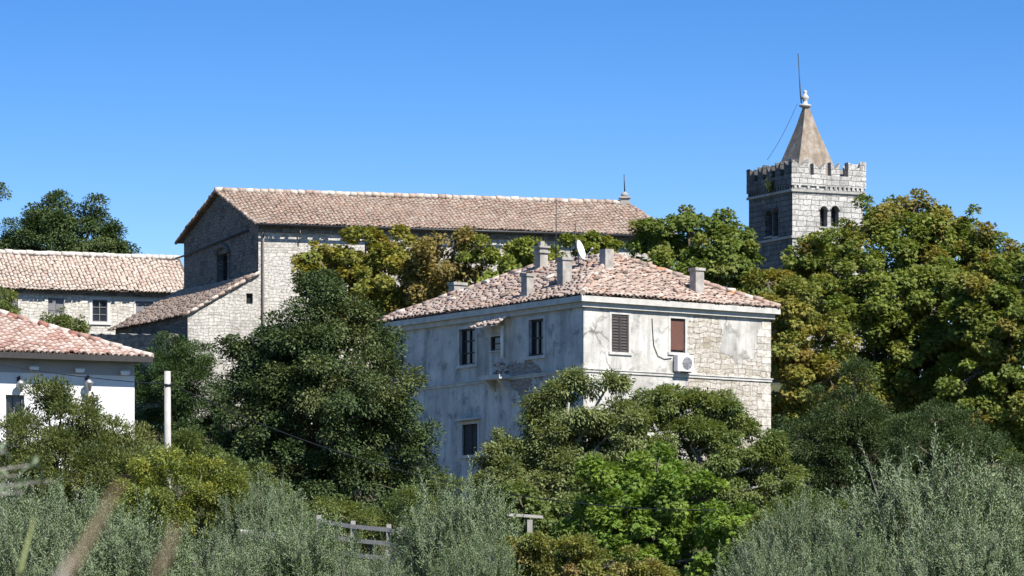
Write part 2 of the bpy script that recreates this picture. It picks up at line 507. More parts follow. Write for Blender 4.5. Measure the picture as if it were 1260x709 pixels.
class Wall:
    """local frame of a wall: u along d from c, outwards nrm"""
    def __init__(s, c, d, nrm): s.c, s.d, s.n = c, d, nrm
    def w(s, u, z, o=0.0): return V((s.c.x + s.d.x * u + s.n.x * o, s.c.y + s.d.y * u + s.n.y * o, z))
    def box(s, mb, u0, u1, z0, z1, o0, o1, mi=0, col=(1, 1, 1)):
        mb.obox(s.w(u0, z0, o0), s.d * (u1 - u0), UP * (z1 - z0), s.n * (o1 - o0), mi, col)
    def hole(s, x0, x1, y0, y1): return hole(x0, x1, y0, y1, s.c, s.d)

def frame_ring(mb, W, h, wd, o0, o1):
    a, b, e, f = h[:4]
    W.box(mb, a, b, f - wd, f, o0, o1); W.box(mb, a, b, e, e + wd, o0, o1)
    W.box(mb, a, a + wd, e + wd, f - wd, o0, o1); W.box(mb, b - wd, b, e + wd, f - wd, o0, o1)

def surround(parent, W, h, wd, mat, name='window_surround', out=0.03):
    a, b, e, f = h[:4]
    m = MB()
    g = (a - wd, b + wd, e - wd, f + wd)
    W.box(m, g[0], g[1], f, g[3], -0.05, out)
    W.box(m, g[0] - 0.04, g[1] + 0.04, g[2], e, -0.05, out + 0.05)
    W.box(m, g[0], a, e, f, -0.05, out); W.box(m, b, g[1], e, f, -0.05, out)
    return m.build(name, mat, parent)

def window(parent, W, h, mat, depth=0.2, bars=(1, 2), wd=0.06, name='window'):
    """glazed window: frame with glazing bars, pane child"""
    a, b, e, f = h[:4]
    m = MB()
    frame_ring(m, W, h, wd, -depth + 0.02, -depth + 0.08)
    for k in range(1, bars[0] + 1):
        u = a + (b - a) * k / (bars[0] + 1)
        W.box(m, u - wd * .4, u + wd * .4, e + wd, f - wd, -depth + 0.025, -depth + 0.075)
    for k in range(1, bars[1] + 1):
        z = e + (f - e) * k / (bars[1] + 1)
        W.box(m, a + wd, b - wd, z - wd * .35, z + wd * .35, -depth + 0.028, -depth + 0.072)
    o = m.build(name, mat, parent)
    g = MB(); W.box(g, a - 0.02, b + 0.02, e - 0.02, f + 0.02, -depth - 0.03, -depth + 0.02)
    g.build('pane', M['glass'], o)
    return o

def shutters(parent, W, h, mat, depth=0.06, leaves=2, name='shutter', slats=True):
    a, b, e, f = h[:4]
    for k in range(leaves):
        m = MB()
        u0 = a + (b - a) * k / leaves + 0.012; u1 = a + (b - a) * (k + 1) / leaves - 0.012
        W.box(m, u0, u1, e + 0.01, f - 0.01, -depth - 0.03, -depth)
        if slats:
            n = max(4, int((f - e) / 0.11))
            for j in range(n):
                z = e + 0.06 + (f - e - 0.12) * j / (n - 1)
                p = W.w(u0 + 0.05, z - 0.03, -depth - 0.002)
                m.obox(p, W.d * (u1 - u0 - 0.1), UP * 0.05 - W.n * 0.02, W.n * 0.03)
            W.box(m, u0, u0 + 0.05, e + 0.02, f - 0.02, -depth + 0.002, -depth + 0.03)
            W.box(m, u1 - 0.05, u1, e + 0.02, f - 0.02, -depth + 0.002, -depth + 0.03)
        else:
            W.box(m, u0 + .02, u1 - .02, e + (f - e) * .2, e + (f - e) * .2 + .09, -depth - 0.002, -depth + 0.025)
            W.box(m, u0 + .02, u1 - .02, e + (f - e) * .78, e + (f - e) * .78 + .09, -depth - 0.002, -depth + 0.025)
        m.build(name, mat, parent)

def inside(p, poly):
    c = False
    for (x1, y1), (x2, y2) in zip(poly, poly[1:] + poly[:1]):
        if (y1 > p[1]) != (y2 > p[1]) and p[0] < (x2 - x1) * (p[1] - y1) / (y2 - y1) + x1: c = not c
    return c

def pick(pal, gain=1.0):
    r = random.random() * sum(w for w, c in pal)
    for w, c in pal:
        r -= w
        if r <= 0: break
    k = random.uniform(0.88, 1.12) * gain
    return tuple(q * k for q in c)

def tile_plane(mb, poly, pal, pitch=0.21, row=0.36, jit=0.02, lift=0.0, hstep=0.032):
    """barrel tiles over a planar roof polygon; poly[0]->poly[1] is the eave"""
    A, B = poly[0], poly[1]
    n = (B - A).cross(poly[2] - A).normalized()
    if n.z < 0: n = -n
    u = (B - A).normalized()
    v = n.cross(u).normalized()
    if v.z < 0: v = -v
    p2 = [((q - A).dot(u), (q - A).dot(v)) for q in poly]
    umin, umax = min(p[0] for p in p2), max(p[0] for p in p2)
    vmax = max(p[1] for p in p2)
    mb.face([q - n * 0.03 for q in poly], None, 0, (0.13, 0.095, 0.075))
    nr = int(vmax / row) + 1
    nc = int((umax - umin) / pitch) + 1
    seg = 4
    wav = [random.uniform(-1, 1) for _ in range(8)]
    tw = sum(w for w, c in pal)
    mean = tuple(sum(w * c[k] for w, c in pal) / tw for k in range(3))
    offs = [random.uniform(0, row * 0.9) for _ in range(nc)]
    for j in range(-1, nr):
        for i in range(nc):
            cu = umin + (i + 0.5) * pitch; cv = (j + 0.5) * row + offs[i]
            first = cv - row * 0.5 <= 0
            if not inside((cu, cv + 0.12), p2) and cv > 0.5: continue
            if cv + row * 0.5 < 0.12: continue
            if not inside((cu, min(max(cv, 0.02), vmax - 0.05)), p2): continue
            sag = 0.02 * (math.sin(cu * 0.7 + wav[0] * 3) + math.sin(cu * 0.33 + cv * 0.9 + wav[1] * 3))
            ju, jv = random.gauss(0, jit), random.gauss(0, jit * 1.3)
            rot = random.gauss(0, jit * 1.6)
            r = pitch * 0.47 * random.uniform(0.92, 1.08)
            v0 = cv - row * 0.5 - 0.05 + jv; v1 = cv + row * 0.5 + jv
            if not inside((cu, v1), p2): v1 = max(v0 + 0.1, cv)
            if first: v0 = -0.09 + random.gauss(0, 0.012)
            # roofs weather in patches: whole runs of paler, lichened or darker tiles
            pt = math.sin(cu * 0.9 + 2.1 * math.sin(cv * 0.8 + wav[2] * 3) + wav[3] * 4) * math.sin(cv * 1.1 + 1.4 * math.sin(cu * 0.5 + wav[4] * 3))
            c = pick(pal, 1 + 0.16 * pt)
            gm = 0.5
            c = tuple(q * (1 - gm) + m_ * gm for q, m_ in zip(c, mean))
            base = len(mb.v)
            hj = abs(random.gauss(0, jit * 0.6))
            for (vv, rr, hh) in ((v0, r, hstep + hj), (v1, r * 0.86, 0.0)):
                du = rot * (vv - cv)
                for k in range(seg + 1):
                    a = math.pi * k / seg
                    p = A + u * (cu + ju + du - rr * math.cos(a)) + v * vv + n * (rr * 0.75 * math.sin(a) + hh - 0.02 + lift + sag)
                    mb.v.append(tuple(p)); mb.col.append(c)
            for k in range(seg):
                mb.f.append((base + k, base + k + 1, base + seg + 2 + k, base + seg + 1 + k))
                mb.uv.append([(0, 0)] * 4); mb.mi.append(0); mb.sm.append(True)
            # thickness at the lower lip
            b2 = len(mb.v)
            for k in range(seg + 1):
                a = math.pi * k / seg; rr = r * 0.80
                p = A + u * (cu + ju + rot * (v0 - cv) - rr * math.cos(a)) + v * (v0 + 0.002) + n * (rr * 0.75 * math.sin(a) + 0.03 + hj - 0.035 + lift + sag)
                mb.v.append(tuple(p)); mb.col.append(tuple(q * 0.8 for q in c))
            for k in range(seg):
                mb.f.append((base + k + 1, base + k, b2 + k, b2 + k + 1)); mb.uv.append([(0, 0)] * 4); mb.mi.append(0); mb.sm.append(False)

def ridge_tiles(mb, A, B, pal, r=0.13, row=0.38, jit=0.015):
    L = (B - A).length; n = max(1, int(L / row)); d = (B - A).normalized()
    for k in range(n):
        p0 = A + d * (k * L / n - 0.04) + V((random.gauss(0, jit), random.gauss(0, jit), random.gauss(0, jit)))
        p1 = A + d * ((k + 1) * L / n) + V((random.gauss(0, jit), random.gauss(0, jit), random.gauss(0, jit)))
        mb.tube([p0, p1], [r, r * 0.88], 8, 0, True, pick(pal))

PAL_CHURCH = [(4, (0.30, 0.222, 0.17)), (3, (0.255, 0.18, 0.138)), (3, (0.36, 0.285, 0.225)), (2, (0.20, 0.145, 0.115)), (1.2, (0.32, 0.195, 0.14)), (1, (0.40, 0.34, 0.28))]
PAL_HOUSE = [(4, (0.37, 0.27, 0.215)), (3, (0.30, 0.215, 0.175)), (3, (0.46, 0.375, 0.315)), (1.5, (0.19, 0.145, 0.12)), (0.7, (0.47, 0.25, 0.15)), (1.3, (0.52, 0.46, 0.40))]
PAL_LONG = [(4, (0.44, 0.35, 0.285)), (2, (0.39, 0.285, 0.23)), (3, (0.49, 0.42, 0.35)), (1, (0.33, 0.24, 0.19)), (1, (0.53, 0.48, 0.42))]
PAL_NEW = [(3, (0.27, 0.125, 0.095)), (3.5, (0.47, 0.37, 0.31)), (2.5, (0.34, 0.21, 0.165)), (3, (0.52, 0.45, 0.39))]

def horiz(p, q):
    d = V((q.x - p.x, q.y - p.y, 0)); L = d.length
    return d / L, L

# ------------------------------------------------------------------ stone church with lean-to
def church():
    N = P(318, 273, 220); zE = N.z
    Fp = V((-16.75, 228.2, zE)); E = V((7.8, 225.4, zE)); R = E + (Fp - N)
    root = thing('stone_church', 'long pale stone church with a weathered tiled roof, dark shaded gable end and a lean-to', 'church', gpt(-4, 224))
    zb = 11.0
    d, L = horiz(N, E); n1 = V((d.y, -d.x, 0))
    W1 = Wall(N, d, n1)
    g, Lg = horiz(N, Fp); n2 = V((-g.y, g.x, 0))
    W2 = Wall(N, g, n2)
    # gable slit window opening
    h2 = W2.hole(268, 281, 312, 346)
    m = MB()
    wall(m, N, d, n1, 0, L, zb, zE, (), mi=0)
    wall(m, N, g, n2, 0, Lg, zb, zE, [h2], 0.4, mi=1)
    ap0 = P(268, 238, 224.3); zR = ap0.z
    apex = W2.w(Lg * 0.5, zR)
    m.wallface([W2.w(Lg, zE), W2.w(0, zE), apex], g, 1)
    m.wallface([E, R, V((R.x, R.y, zb)), V((E.x, E.y, zb))], g, 0)
    m.wallface([R, Fp, V((Fp.x, Fp.y, zb)), V((R.x, R.y, zb))], d, 0)
    m.build('wall', [M['church'], M['gable']], root)
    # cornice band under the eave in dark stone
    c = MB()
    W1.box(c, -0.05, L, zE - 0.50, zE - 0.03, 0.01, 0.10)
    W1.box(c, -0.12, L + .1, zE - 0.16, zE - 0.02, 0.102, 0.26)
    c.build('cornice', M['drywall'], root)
    ov = 0.5
    rise = (zR - zE) / (Lg * 0.5)
    def eave(p, out): return p + out * ov - UP * (ov * rise) + UP * 0.1
    A = W1.w(-0.25, zE, 0); B = W1.w(L + 0.3, zE, 0)
    A, B = eave(A, n1), eave(B, n1)
    R1 = apex + UP * 0.1 - d * 0.25; R2 = apex + d * on_wall(771, 258, apex, d)[0] + UP * 0.1
    nb = -n1
    A2 = eave(Fp - d * 0.25, g); B2 = eave(R + d * 0.3, g)
    rf = MB()
    tile_plane(rf, [A, B, R2, R1], PAL_CHURCH, 0.20, 0.44, 0.011, 0.0, 0.02)
    tile_plane(rf, [B2, A2, R1, R2], PAL_CHURCH, 0.20, 0.44, 0.011, 0.0, 0.02)
    tile_plane(rf, [B, B2, R2], PAL_CHURCH, 0.20, 0.44, 0.011, 0.0, 0.02)
    ridge_tiles(rf, R1 + UP * .04, R2 + UP * .04, [(2, (0.42, 0.35, 0.285)), (1, (0.33, 0.25, 0.2)), (1, (0.48, 0.43, 0.37))], 0.15)
    ridge_tiles(rf, R2, B, PAL_CHURCH, 0.13)
    ridge_tiles(rf, R1, A, PAL_CHURCH, 0.09); ridge_tiles(rf, R1, A2, PAL_CHURCH, 0.09)
    roof = rf.build('roof', M['tile'], root)
    # little stone chimney with a rod at the end of the ridge
    k = P(773, 258, R2.y); k = V((k.x, R2.y, R2.z))
    k = V((R2.x - 0.1, R2.y - 0.03, R2.z))
    c = MB()
    c.obox(k + V((-0.22, -0.22, -0.1)), V((0.44, 0, 0)), V((0, 0.44, 0)), V((0, 0, 0.36)))
    c.obox(k + V((-0.30, -0.30, 0.26)), V((0.6, 0, 0)), V((0, 0.6, 0)), V((0, 0, 0.09)))
    c.lathe(k + V((0, 0, 0.35)), [(0.16, 0), (0.2, 0.1), (0.12, 0.22), (0.03, 0.26)], 10)
    ch = c.build('stone_finial', M['trimstone'], roof)
    c = MB(); c.tube([k + V((0, 0, 0.6)), k + V((-0.03, 0, 1.5))], [0.035, 0.02], 6)
    c.build('lightning_rod', M['metal'], root)
    # gutter and downpipe
    c = MB(); c.tube([A + V((0, 0, -0.09)) + n1 * 0.1, B + V((0, 0, -0.09)) + n1 * 0.1], 0.06, 6)
    c.build('gutter', M['metal'], root)
    c = MB(); c.tube([W1.w(0.22, zE - 0.45, 0.12), W1.w(0.22, 13, 0.12)], 0.05, 6)
    c.tube([W1.w(2.05, zE - 0.1, 0.3), W1.w(2.05, zE - 1.0, 0.12)], 0.035, 6)
    c.build('downpipe', M['rust'], root)
    # gable: slit window, arched hood, sloping pipe
    a, b, e, f = h2
    w = window(root, W2, h2, M['dark'], 0.38, (1, 3), 0.05)
    c = MB()
    um = (a + b) / 2; rr = (b - a) / 2 + 0.12
    pts = [W2.w(um + rr * math.cos(t), f - 0.05 + rr * 0.55 * math.sin(t), 0.02) for t in np.linspace(0, math.pi, 9)]
    c.tube(pts, 0.12, 6)
    W2.box(c, a - 0.16, a, e, f, -0.02, 0.05); W2.box(c, b, b + 0.16, e, f, -0.02, 0.05)
    c.build('window_surround', M['gable'], root)
    c = MB()
    p0 = W2.w(*on_wall(306, 284, N, g)[:2], 0.1); p1 = W2.w(*on_wall(226, 316, N, g)[:2], 0.1)
    c.tube([p0 - W2.n * 0.1, p0, p1, p1 - g * -0.8 + UP * -0.02], 0.05, 6)
    c.build('drain_pipe', M['metal'], root)
    # lean-to against the gable
    ztop = P(318, 338, 220).z
    ax = -d
    u, z1 = on_wall(231, 387, N, ax)
    NE = V((N.x + ax.x * u, N.y + ax.y * u, z1)); FE = NE + V((Fp.x - N.x, Fp.y - N.y, 0))
    NT_ = V((N.x, N.y, ztop)); FT = V((Fp.x, Fp.y, ztop))
    m = MB()
    Wl = Wall(N + V((0, 0, 0)), ax, n1)
    hl = hole(303, 311, 361, 374, N + n1 * 0.004, ax)
    # lit verge wall, cut around its small square opening
    zl = lambda q: ztop + (z1 - ztop) * q / u
    def vq(ua, ub, fa, fb):
        m.wallface([Wl.w(ub, fb[0], 0.004), Wl.w(ua, fa[0], 0.004), Wl.w(ua, fa[1], 0.004), Wl.w(ub, fb[1], 0.004)], d, 0)
    ha, hb, he, hf = hl
    vq(0, ha, (zb, zl(0)), (zb, zl(ha)))
    vq(ha, hb, (hf, zl(ha)), (hf, zl(hb))); vq(ha, hb, (zb, he), (zb, he))
    vq(hb, u, (zb, zl(hb)), (zb, zl(u)))
    for (p, q) in (((ha, he), (hb, he)), ((hb, he), (hb, hf)), ((hb, hf), (ha, hf)), ((ha, hf), (ha, he))):
        m.face([Wl.w(*p, 0.004), Wl.w(*q, 0.004), Wl.w(*q, -0.25), Wl.w(*p, -0.25)], [p, q, q, p], 0)
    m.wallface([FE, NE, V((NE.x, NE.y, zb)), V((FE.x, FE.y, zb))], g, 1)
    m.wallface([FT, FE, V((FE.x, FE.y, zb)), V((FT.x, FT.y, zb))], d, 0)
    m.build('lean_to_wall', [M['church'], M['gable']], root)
    w = window(root, Wall(N, ax, n1), hl, M['dark'], 0.2, (0, 0), 0.04)
    m = MB()
    sl = (NE - NT_).normalized()
    e0 = NE + sl * 0.3 - g * 0.12 + UP * 0.1; e1 = FE + sl * 0.3 + g * 0.15 + UP * 0.1
    t0 = NT_ - g * 0.12 + UP * 0.1; t1 = FT + g * 0.15 + UP * 0.1
    tile_plane(m, [e1, e0, t0, t1], PAL_CHURCH, 0.23, 0.4, 0.018)
    ridge_tiles(m, e0, t0, PAL_LONG, 0.09)
    m.build('lean_to_roof', M['tile'], root)
church()

# ------------------------------------------------------------------ long stone building on the left
def longhouse():
    C = P(-170, 343, 232); zE = 23.55
    C = V((-33.7, 232.4, zE)); D = V((-15.0, 239.2, zE))
    D = P(236, 358, 238.8); D.z = zE
    C = V(((-170 - CX) / F * 233.6, 233.6, zE))
    d, L = horiz(C, D); n = V((d.y, -d.x, 0)); b = -n
    W = Wall(C, d, n)
    root = thing('stone_building', 'long low pale stone building with a faded tile roof left of the church', 'building', gpt(-23, 238))
    zb = 17.0
    wide = 6.5
    hs_ = [W.hole(7, 22, 366, 392), W.hole(59, 79, 367, 386), W.hole(113.5, 132, 369, 396), W.hole(167, 189, 371, 392)]
    m = MB()
    wall(m, C, d, n, 0, L, zb, zE, hs_, 0.2)
    for (p, q) in ((D, D + b * wide), (D + b * wide, C + b * wide), (C + b * wide, C)):
        dd, _ = horiz(p, q)
        m.wallface([p, q, V((q.x, q.y, zb)), V((p.x, p.y, zb))], dd)
    zR = zE + 1.95
    mid = b * wide * 0.5
    for p in (C, D):
        m.wallface([p, p + b * wide, V((p.x, p.y, zR)) + mid], b)
    m.build('wall', M['longhouse'], root)
    m = MB(); W.box(m, 0, L, zE - 0.42, zE - 0.02, 0.003, 0.12); W.box(m, 0, L, zE - 0.14, zE - 0.03, 0.124, 0.3)
    m.build('eaves', M['drywall'], root)
    sl = 1.95 / (wide / 2)
    A = W.w(-0.2, zE + 0.08 - 0.45 * sl, 0.45); B = W.w(L + 0.1, zE + 0.08 - 0.45 * sl, 0.45)
    R1 = W.w(-0.2, zR + 0.08, -wide / 2); R2 = W.w(L + 0.1, zR + 0.08, -wide / 2)
    A2 = W.w(-0.2, zE + 0.08 - 0.45 * sl, -wide - 0.45); B2 = W.w(L + 0.1, zE + 0.08 - 0.45 * sl, -wide - 0.45)
    m = MB()
    tile_plane(m, [A, B, R2, R1], PAL_LONG, 0.21, 0.42, 0.016, 0.0, 0.022)
    tile_plane(m, [B2, A2, R1, R2], PAL_LONG, 0.21, 0.42, 0.016, 0.0, 0.022)
    ridge_tiles(m, R1 + UP * .04, R2 + UP * .04, [(1, (0.55, 0.5, 0.44))], 0.16)
    m.build('roof', M['tile'], root)
    shutters(root, W, hs_[0], M['greyshutter'], slats=False)
    shutters(root, W, hs_[1], M['greyshutter'], slats=False)
    surround(root, W, hs_[2], 0.16, M['frame'])
    window(root, W, hs_[2], M['greyshutter'], 0.14, (1, 2), 0.05)
    surround(root, W, hs_[3], 0.1, M['frame'])
    shutters(root, W, hs_[3], M['greyshutter'], slats=False)
longhouse()

# ------------------------------------------------------------------ bell tower
def tower():
    C = V((15.37, 245, 0)); Lp = V((13.2, 249.1, 0)); Rp = V((19.42, 246.75, 0)); Bp = Lp + Rp - C
    root = thing('bell_tower', 'square grey stone bell tower with battlements and a pointed stone spire', 'tower', gpt(16.5, 247))
    zb, zs, zp, zt = 15.0, 29.62, 30.55, 31.32      # base, string, crenel bottom, merlon top
    r, Lr = horiz(C, Rp); nr = V((r.y, -r.x, 0))
    l, Ll = horiz(C, Lp); nl = V((-l.y, l.x, 0))
    WR, WL = Wall(C, r, nr), Wall(C, l, nl)
    r2, _ = horiz(Lp, Bp); WB = Wall(Lp, r2, -nr)
    l2, _ = horiz(Rp, Bp); WE = Wall(Rp, l2, -nl)
    # arched openings
    def arch_open(W, x0, x1, y0, y1):
        return W.hole(x0, x1, y0, y1)
    hr = [WR.hole(1009, 1018, 254.5, 279), WR.hole(1022.5, 1032, 254, 279)]
    hl = [WL.hole(941.5, 950, 259, 291), WL.hole(951.5, 957.5, 256, 291)]
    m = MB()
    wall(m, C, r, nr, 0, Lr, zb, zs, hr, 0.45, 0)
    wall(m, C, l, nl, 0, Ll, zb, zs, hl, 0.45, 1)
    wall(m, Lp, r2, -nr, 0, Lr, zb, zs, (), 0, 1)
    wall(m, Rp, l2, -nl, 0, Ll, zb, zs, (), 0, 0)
    m.build('wall', [M['tower'], M['towershade']], root)
    for W, hh, mt in ((WR, hr, 'tower'), (WL, hl, 'towershade')):
        for h in hh:
            a, b, e, f = h
            w = (b - a); um = (a + b) / 2
            # spandrels that round the head off
            m = MB()
            for s in (-1, 1):
                for o0, o1 in ((-0.4, 0.012),):
                    arc = [(um + s * w / 2 * math.cos(t), f - w / 2 + w / 2 * math.sin(t)) for t in np.linspace(0, math.pi / 2, 7)]
                    poly = arc + [(um + s * w / 2, f)]
                    pts = [W.w(p[0], p[1], o1) for p in poly]
                    m.face(pts, [(p[0], p[1]) for p in poly])
                    for p, q in zip(arc, arc[1:]):
                        m.face([W.w(*p, o1), W.w(*q, o1), W.w(*q, o0), W.w(*p, o0)], [p, q, q, p])
            # hood and sill
            hd = [W.w(um + (w / 2 + 0.05) * math.cos(t), f - w / 2 + (w / 2 + 0.05) * math.sin(t), 0.01) for t in np.linspace(0, math.pi, 9)]
            m.tube(hd, 0.05, 6)
            op = m.build('arched_opening', M[mt], root)
            g = MB(); W.box(g, a - 0.06, b + 0.06, e - 0.1, e, -0.3, 0.06); g.build('sill', M['trimstone'], op)
            g = MB(); W.box(g, a - 0.03, b + 0.03, e - 0.03, f + 0.03, -0.50, -0.46)
            for q in range(5):
                z = e + (f - e - w * .4) * (q + .5) / 5
                g.obox(W.w(a, z - .03, -0.46), W.d * w, UP * 0.05 - W.n * 0.05, W.n * 0.05)
            g.build('louvre', M['dark'], op)
    # string courses
    for z, hgt, pr in ((zs - 0.02, 0.14, 0.10), (27.05, 0.13, 0.09), (22.6, 0.13, 0.09)):
        m = MB()
        WR.box(m, -pr, Lr + pr, z, z + hgt, 0.003, pr); WL.box(m, 0.0, Ll + pr, z, z + hgt, 0.003, pr)
        WB.box(m, 0, Lr + pr, z, z + hgt, 0.003, pr); WE.box(m, 0, Ll, z, z + hgt, 0.003, pr)
        m.build('string_course', M['trimstone'], root)
    # parapet, corbels, merlons
    off = 0.10
    m = MB()
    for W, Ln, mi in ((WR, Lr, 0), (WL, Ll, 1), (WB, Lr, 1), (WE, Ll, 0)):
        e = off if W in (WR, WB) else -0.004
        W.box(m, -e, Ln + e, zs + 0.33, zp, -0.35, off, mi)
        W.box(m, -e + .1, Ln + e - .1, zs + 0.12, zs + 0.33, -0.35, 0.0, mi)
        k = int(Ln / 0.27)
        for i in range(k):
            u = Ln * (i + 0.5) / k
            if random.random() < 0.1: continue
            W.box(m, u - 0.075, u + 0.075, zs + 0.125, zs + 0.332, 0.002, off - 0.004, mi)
    m.build('parapet', [M['tower'], M['towershade']], root)
    def merlon(W, u0, u1, mi, top=None, notch=True):
        m = MB()
        t = (top or zt) + random.uniform(-0.10, 0.10)
        um = (u0 + u1) / 2
        nz = t - random.uniform(0.28, 0.46)
        if notch: prof = [(u0, zp), (u1, zp), (u1 + .02, t + random.uniform(-.05, .03)), (um + random.uniform(-.06, .06), nz), (u0 - .02, t + random.uniform(-.05, .03))]
        else: prof = [(u0, zp), (u1, zp), (u1, t - 0.05), (um, t), (u0, t - 0.1)]
        f1 = [W.w(u, z, off) for u, z in prof]; f0 = [W.w(u, z, off - 0.42) for u, z in prof]
        m.face(f1, prof, mi); m.face(f0[::-1], prof[::-1], mi)
        for i in range(5):
            j = (i + 1) % 5
            m.face([f1[j], f1[i], f0[i], f0[j]], [(0, prof[j][1]), (0, prof[i][1]), (.42, prof[i][1]), (.42, prof[j][1])], mi)
        m.build('merlon', [M['tower'], M['towershade']], root)
    for W, Ln, mi in ((WR, Lr, 0), (WL, Ll, 1), (WB, Lr, 1), (WE, Ll, 0)):
        cr = {id(WR): [(0.95, 1.27), (1.98, 2.34), (2.88, 3.40)]}.get(id(W)) or [(Ln * q - 0.2, Ln * q + 0.2) for q in (0.2, 0.4, 0.6, 0.8)]
        cr = [(-9, -0.08)] + cr + [(Ln + 0.08, 99)]
        for (a, b), (a2, b2) in zip(cr, cr[1:]):
            merlon(W, b, a2, mi)
    # floor of the terrace
    m = MB(); cc = [C, Rp, Bp, Lp]
    m.face([V((p.x, p.y, zs + 0.3)) for p in cc]); m.build('terrace', M['trimstone'], root)
    # spire
    mid = (C + Bp) / 2
    ap = P(990, 132, mid.y); ap = V((mid.x - 0.05, mid.y, ap.z))
    m = MB()
    rings = [(1.26, zs + 0.3), (1.08, 31.35), (0.74, 32.45), (0.40, 33.55), (0.13, ap.z)]
    R = []
    for hw, z in rings:
        q = []
        for a, b in ((-1, -1), (1, -1), (1, 1), (-1, 1)):
            pts = mid + (r * a + l * b) * hw
            q.append(V((pts.x, pts.y, z)))
        R.append(q)
    for q0, q1 in zip(R, R[1:]):
        for i in range(4):
            j = (i + 1) % 4
            m.face([q0[i], q0[j], q1[j], q1[i]])
    m.face(R[-1])
    sp = m.build('spire', M['spire'], root)
    m = MB()
    m.lathe(V((ap.x, ap.y, ap.z - 0.05)), [(0.18, 0), (0.34, 0.1), (0.34, 0.17), (0.14, 0.23), (0.12, 0.42), (0.21, 0.52), (0.21, 0.62), (0.11, 0.74), (0.08, 0.84), (0.12, 0.92), (0.02, 1.0)], 12)
    m.build('finial', plain('pale_finial_stone', (0.42, 0.4, 0.365), 0.9, 0.3, 9), sp)
    m = MB(); t0 = P(985, 118, mid.y); m.tube([t0 + V((0.05, 0, -0.4)), t0, P(982, 66, mid.y)], [0.035, 0.035, 0.022], 6)
    m.build('lightning_rod', M['metal'], root)
    m = MB(); q0 = P(981, 128, mid.y - 0.3); q1 = P(944, 197, 247.4)
    m.tube([q0.lerp(q1, t) - UP * 0.2 * math.sin(math.pi * t) for t in np.linspace(0, 1, 7)], 0.016, 4)
    m.build('lightning_cable', M['cable'], root)
tower()

# ------------------------------------------------------------------ old plastered house
HC = V((2.88, 180, 17.55))
HL = V((-5.62, 192.5, 17.55))
HR = V((10.72, 185.42, 17.55))
hr_, HLr = horiz(HC, HR); nr_ = V((hr_.y, -hr_.x, 0))
hl_, HLl = horiz(HC, HL); nl_ = V((-hl_.y, hl_.x, 0))
WR, WL = Wall(HC, hr_, nr_), Wall(HC, hl_, nl_)
EXPO = on_wall(848, 420, HC, hr_)[0]
ISL = on_wall(913, 405, HC, hr_)
ISL2 = on_wall(645, 470, HC, hl_)
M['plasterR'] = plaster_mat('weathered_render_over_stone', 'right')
M['plasterL'] = plaster_mat('stained_render_over_brick', 'left')

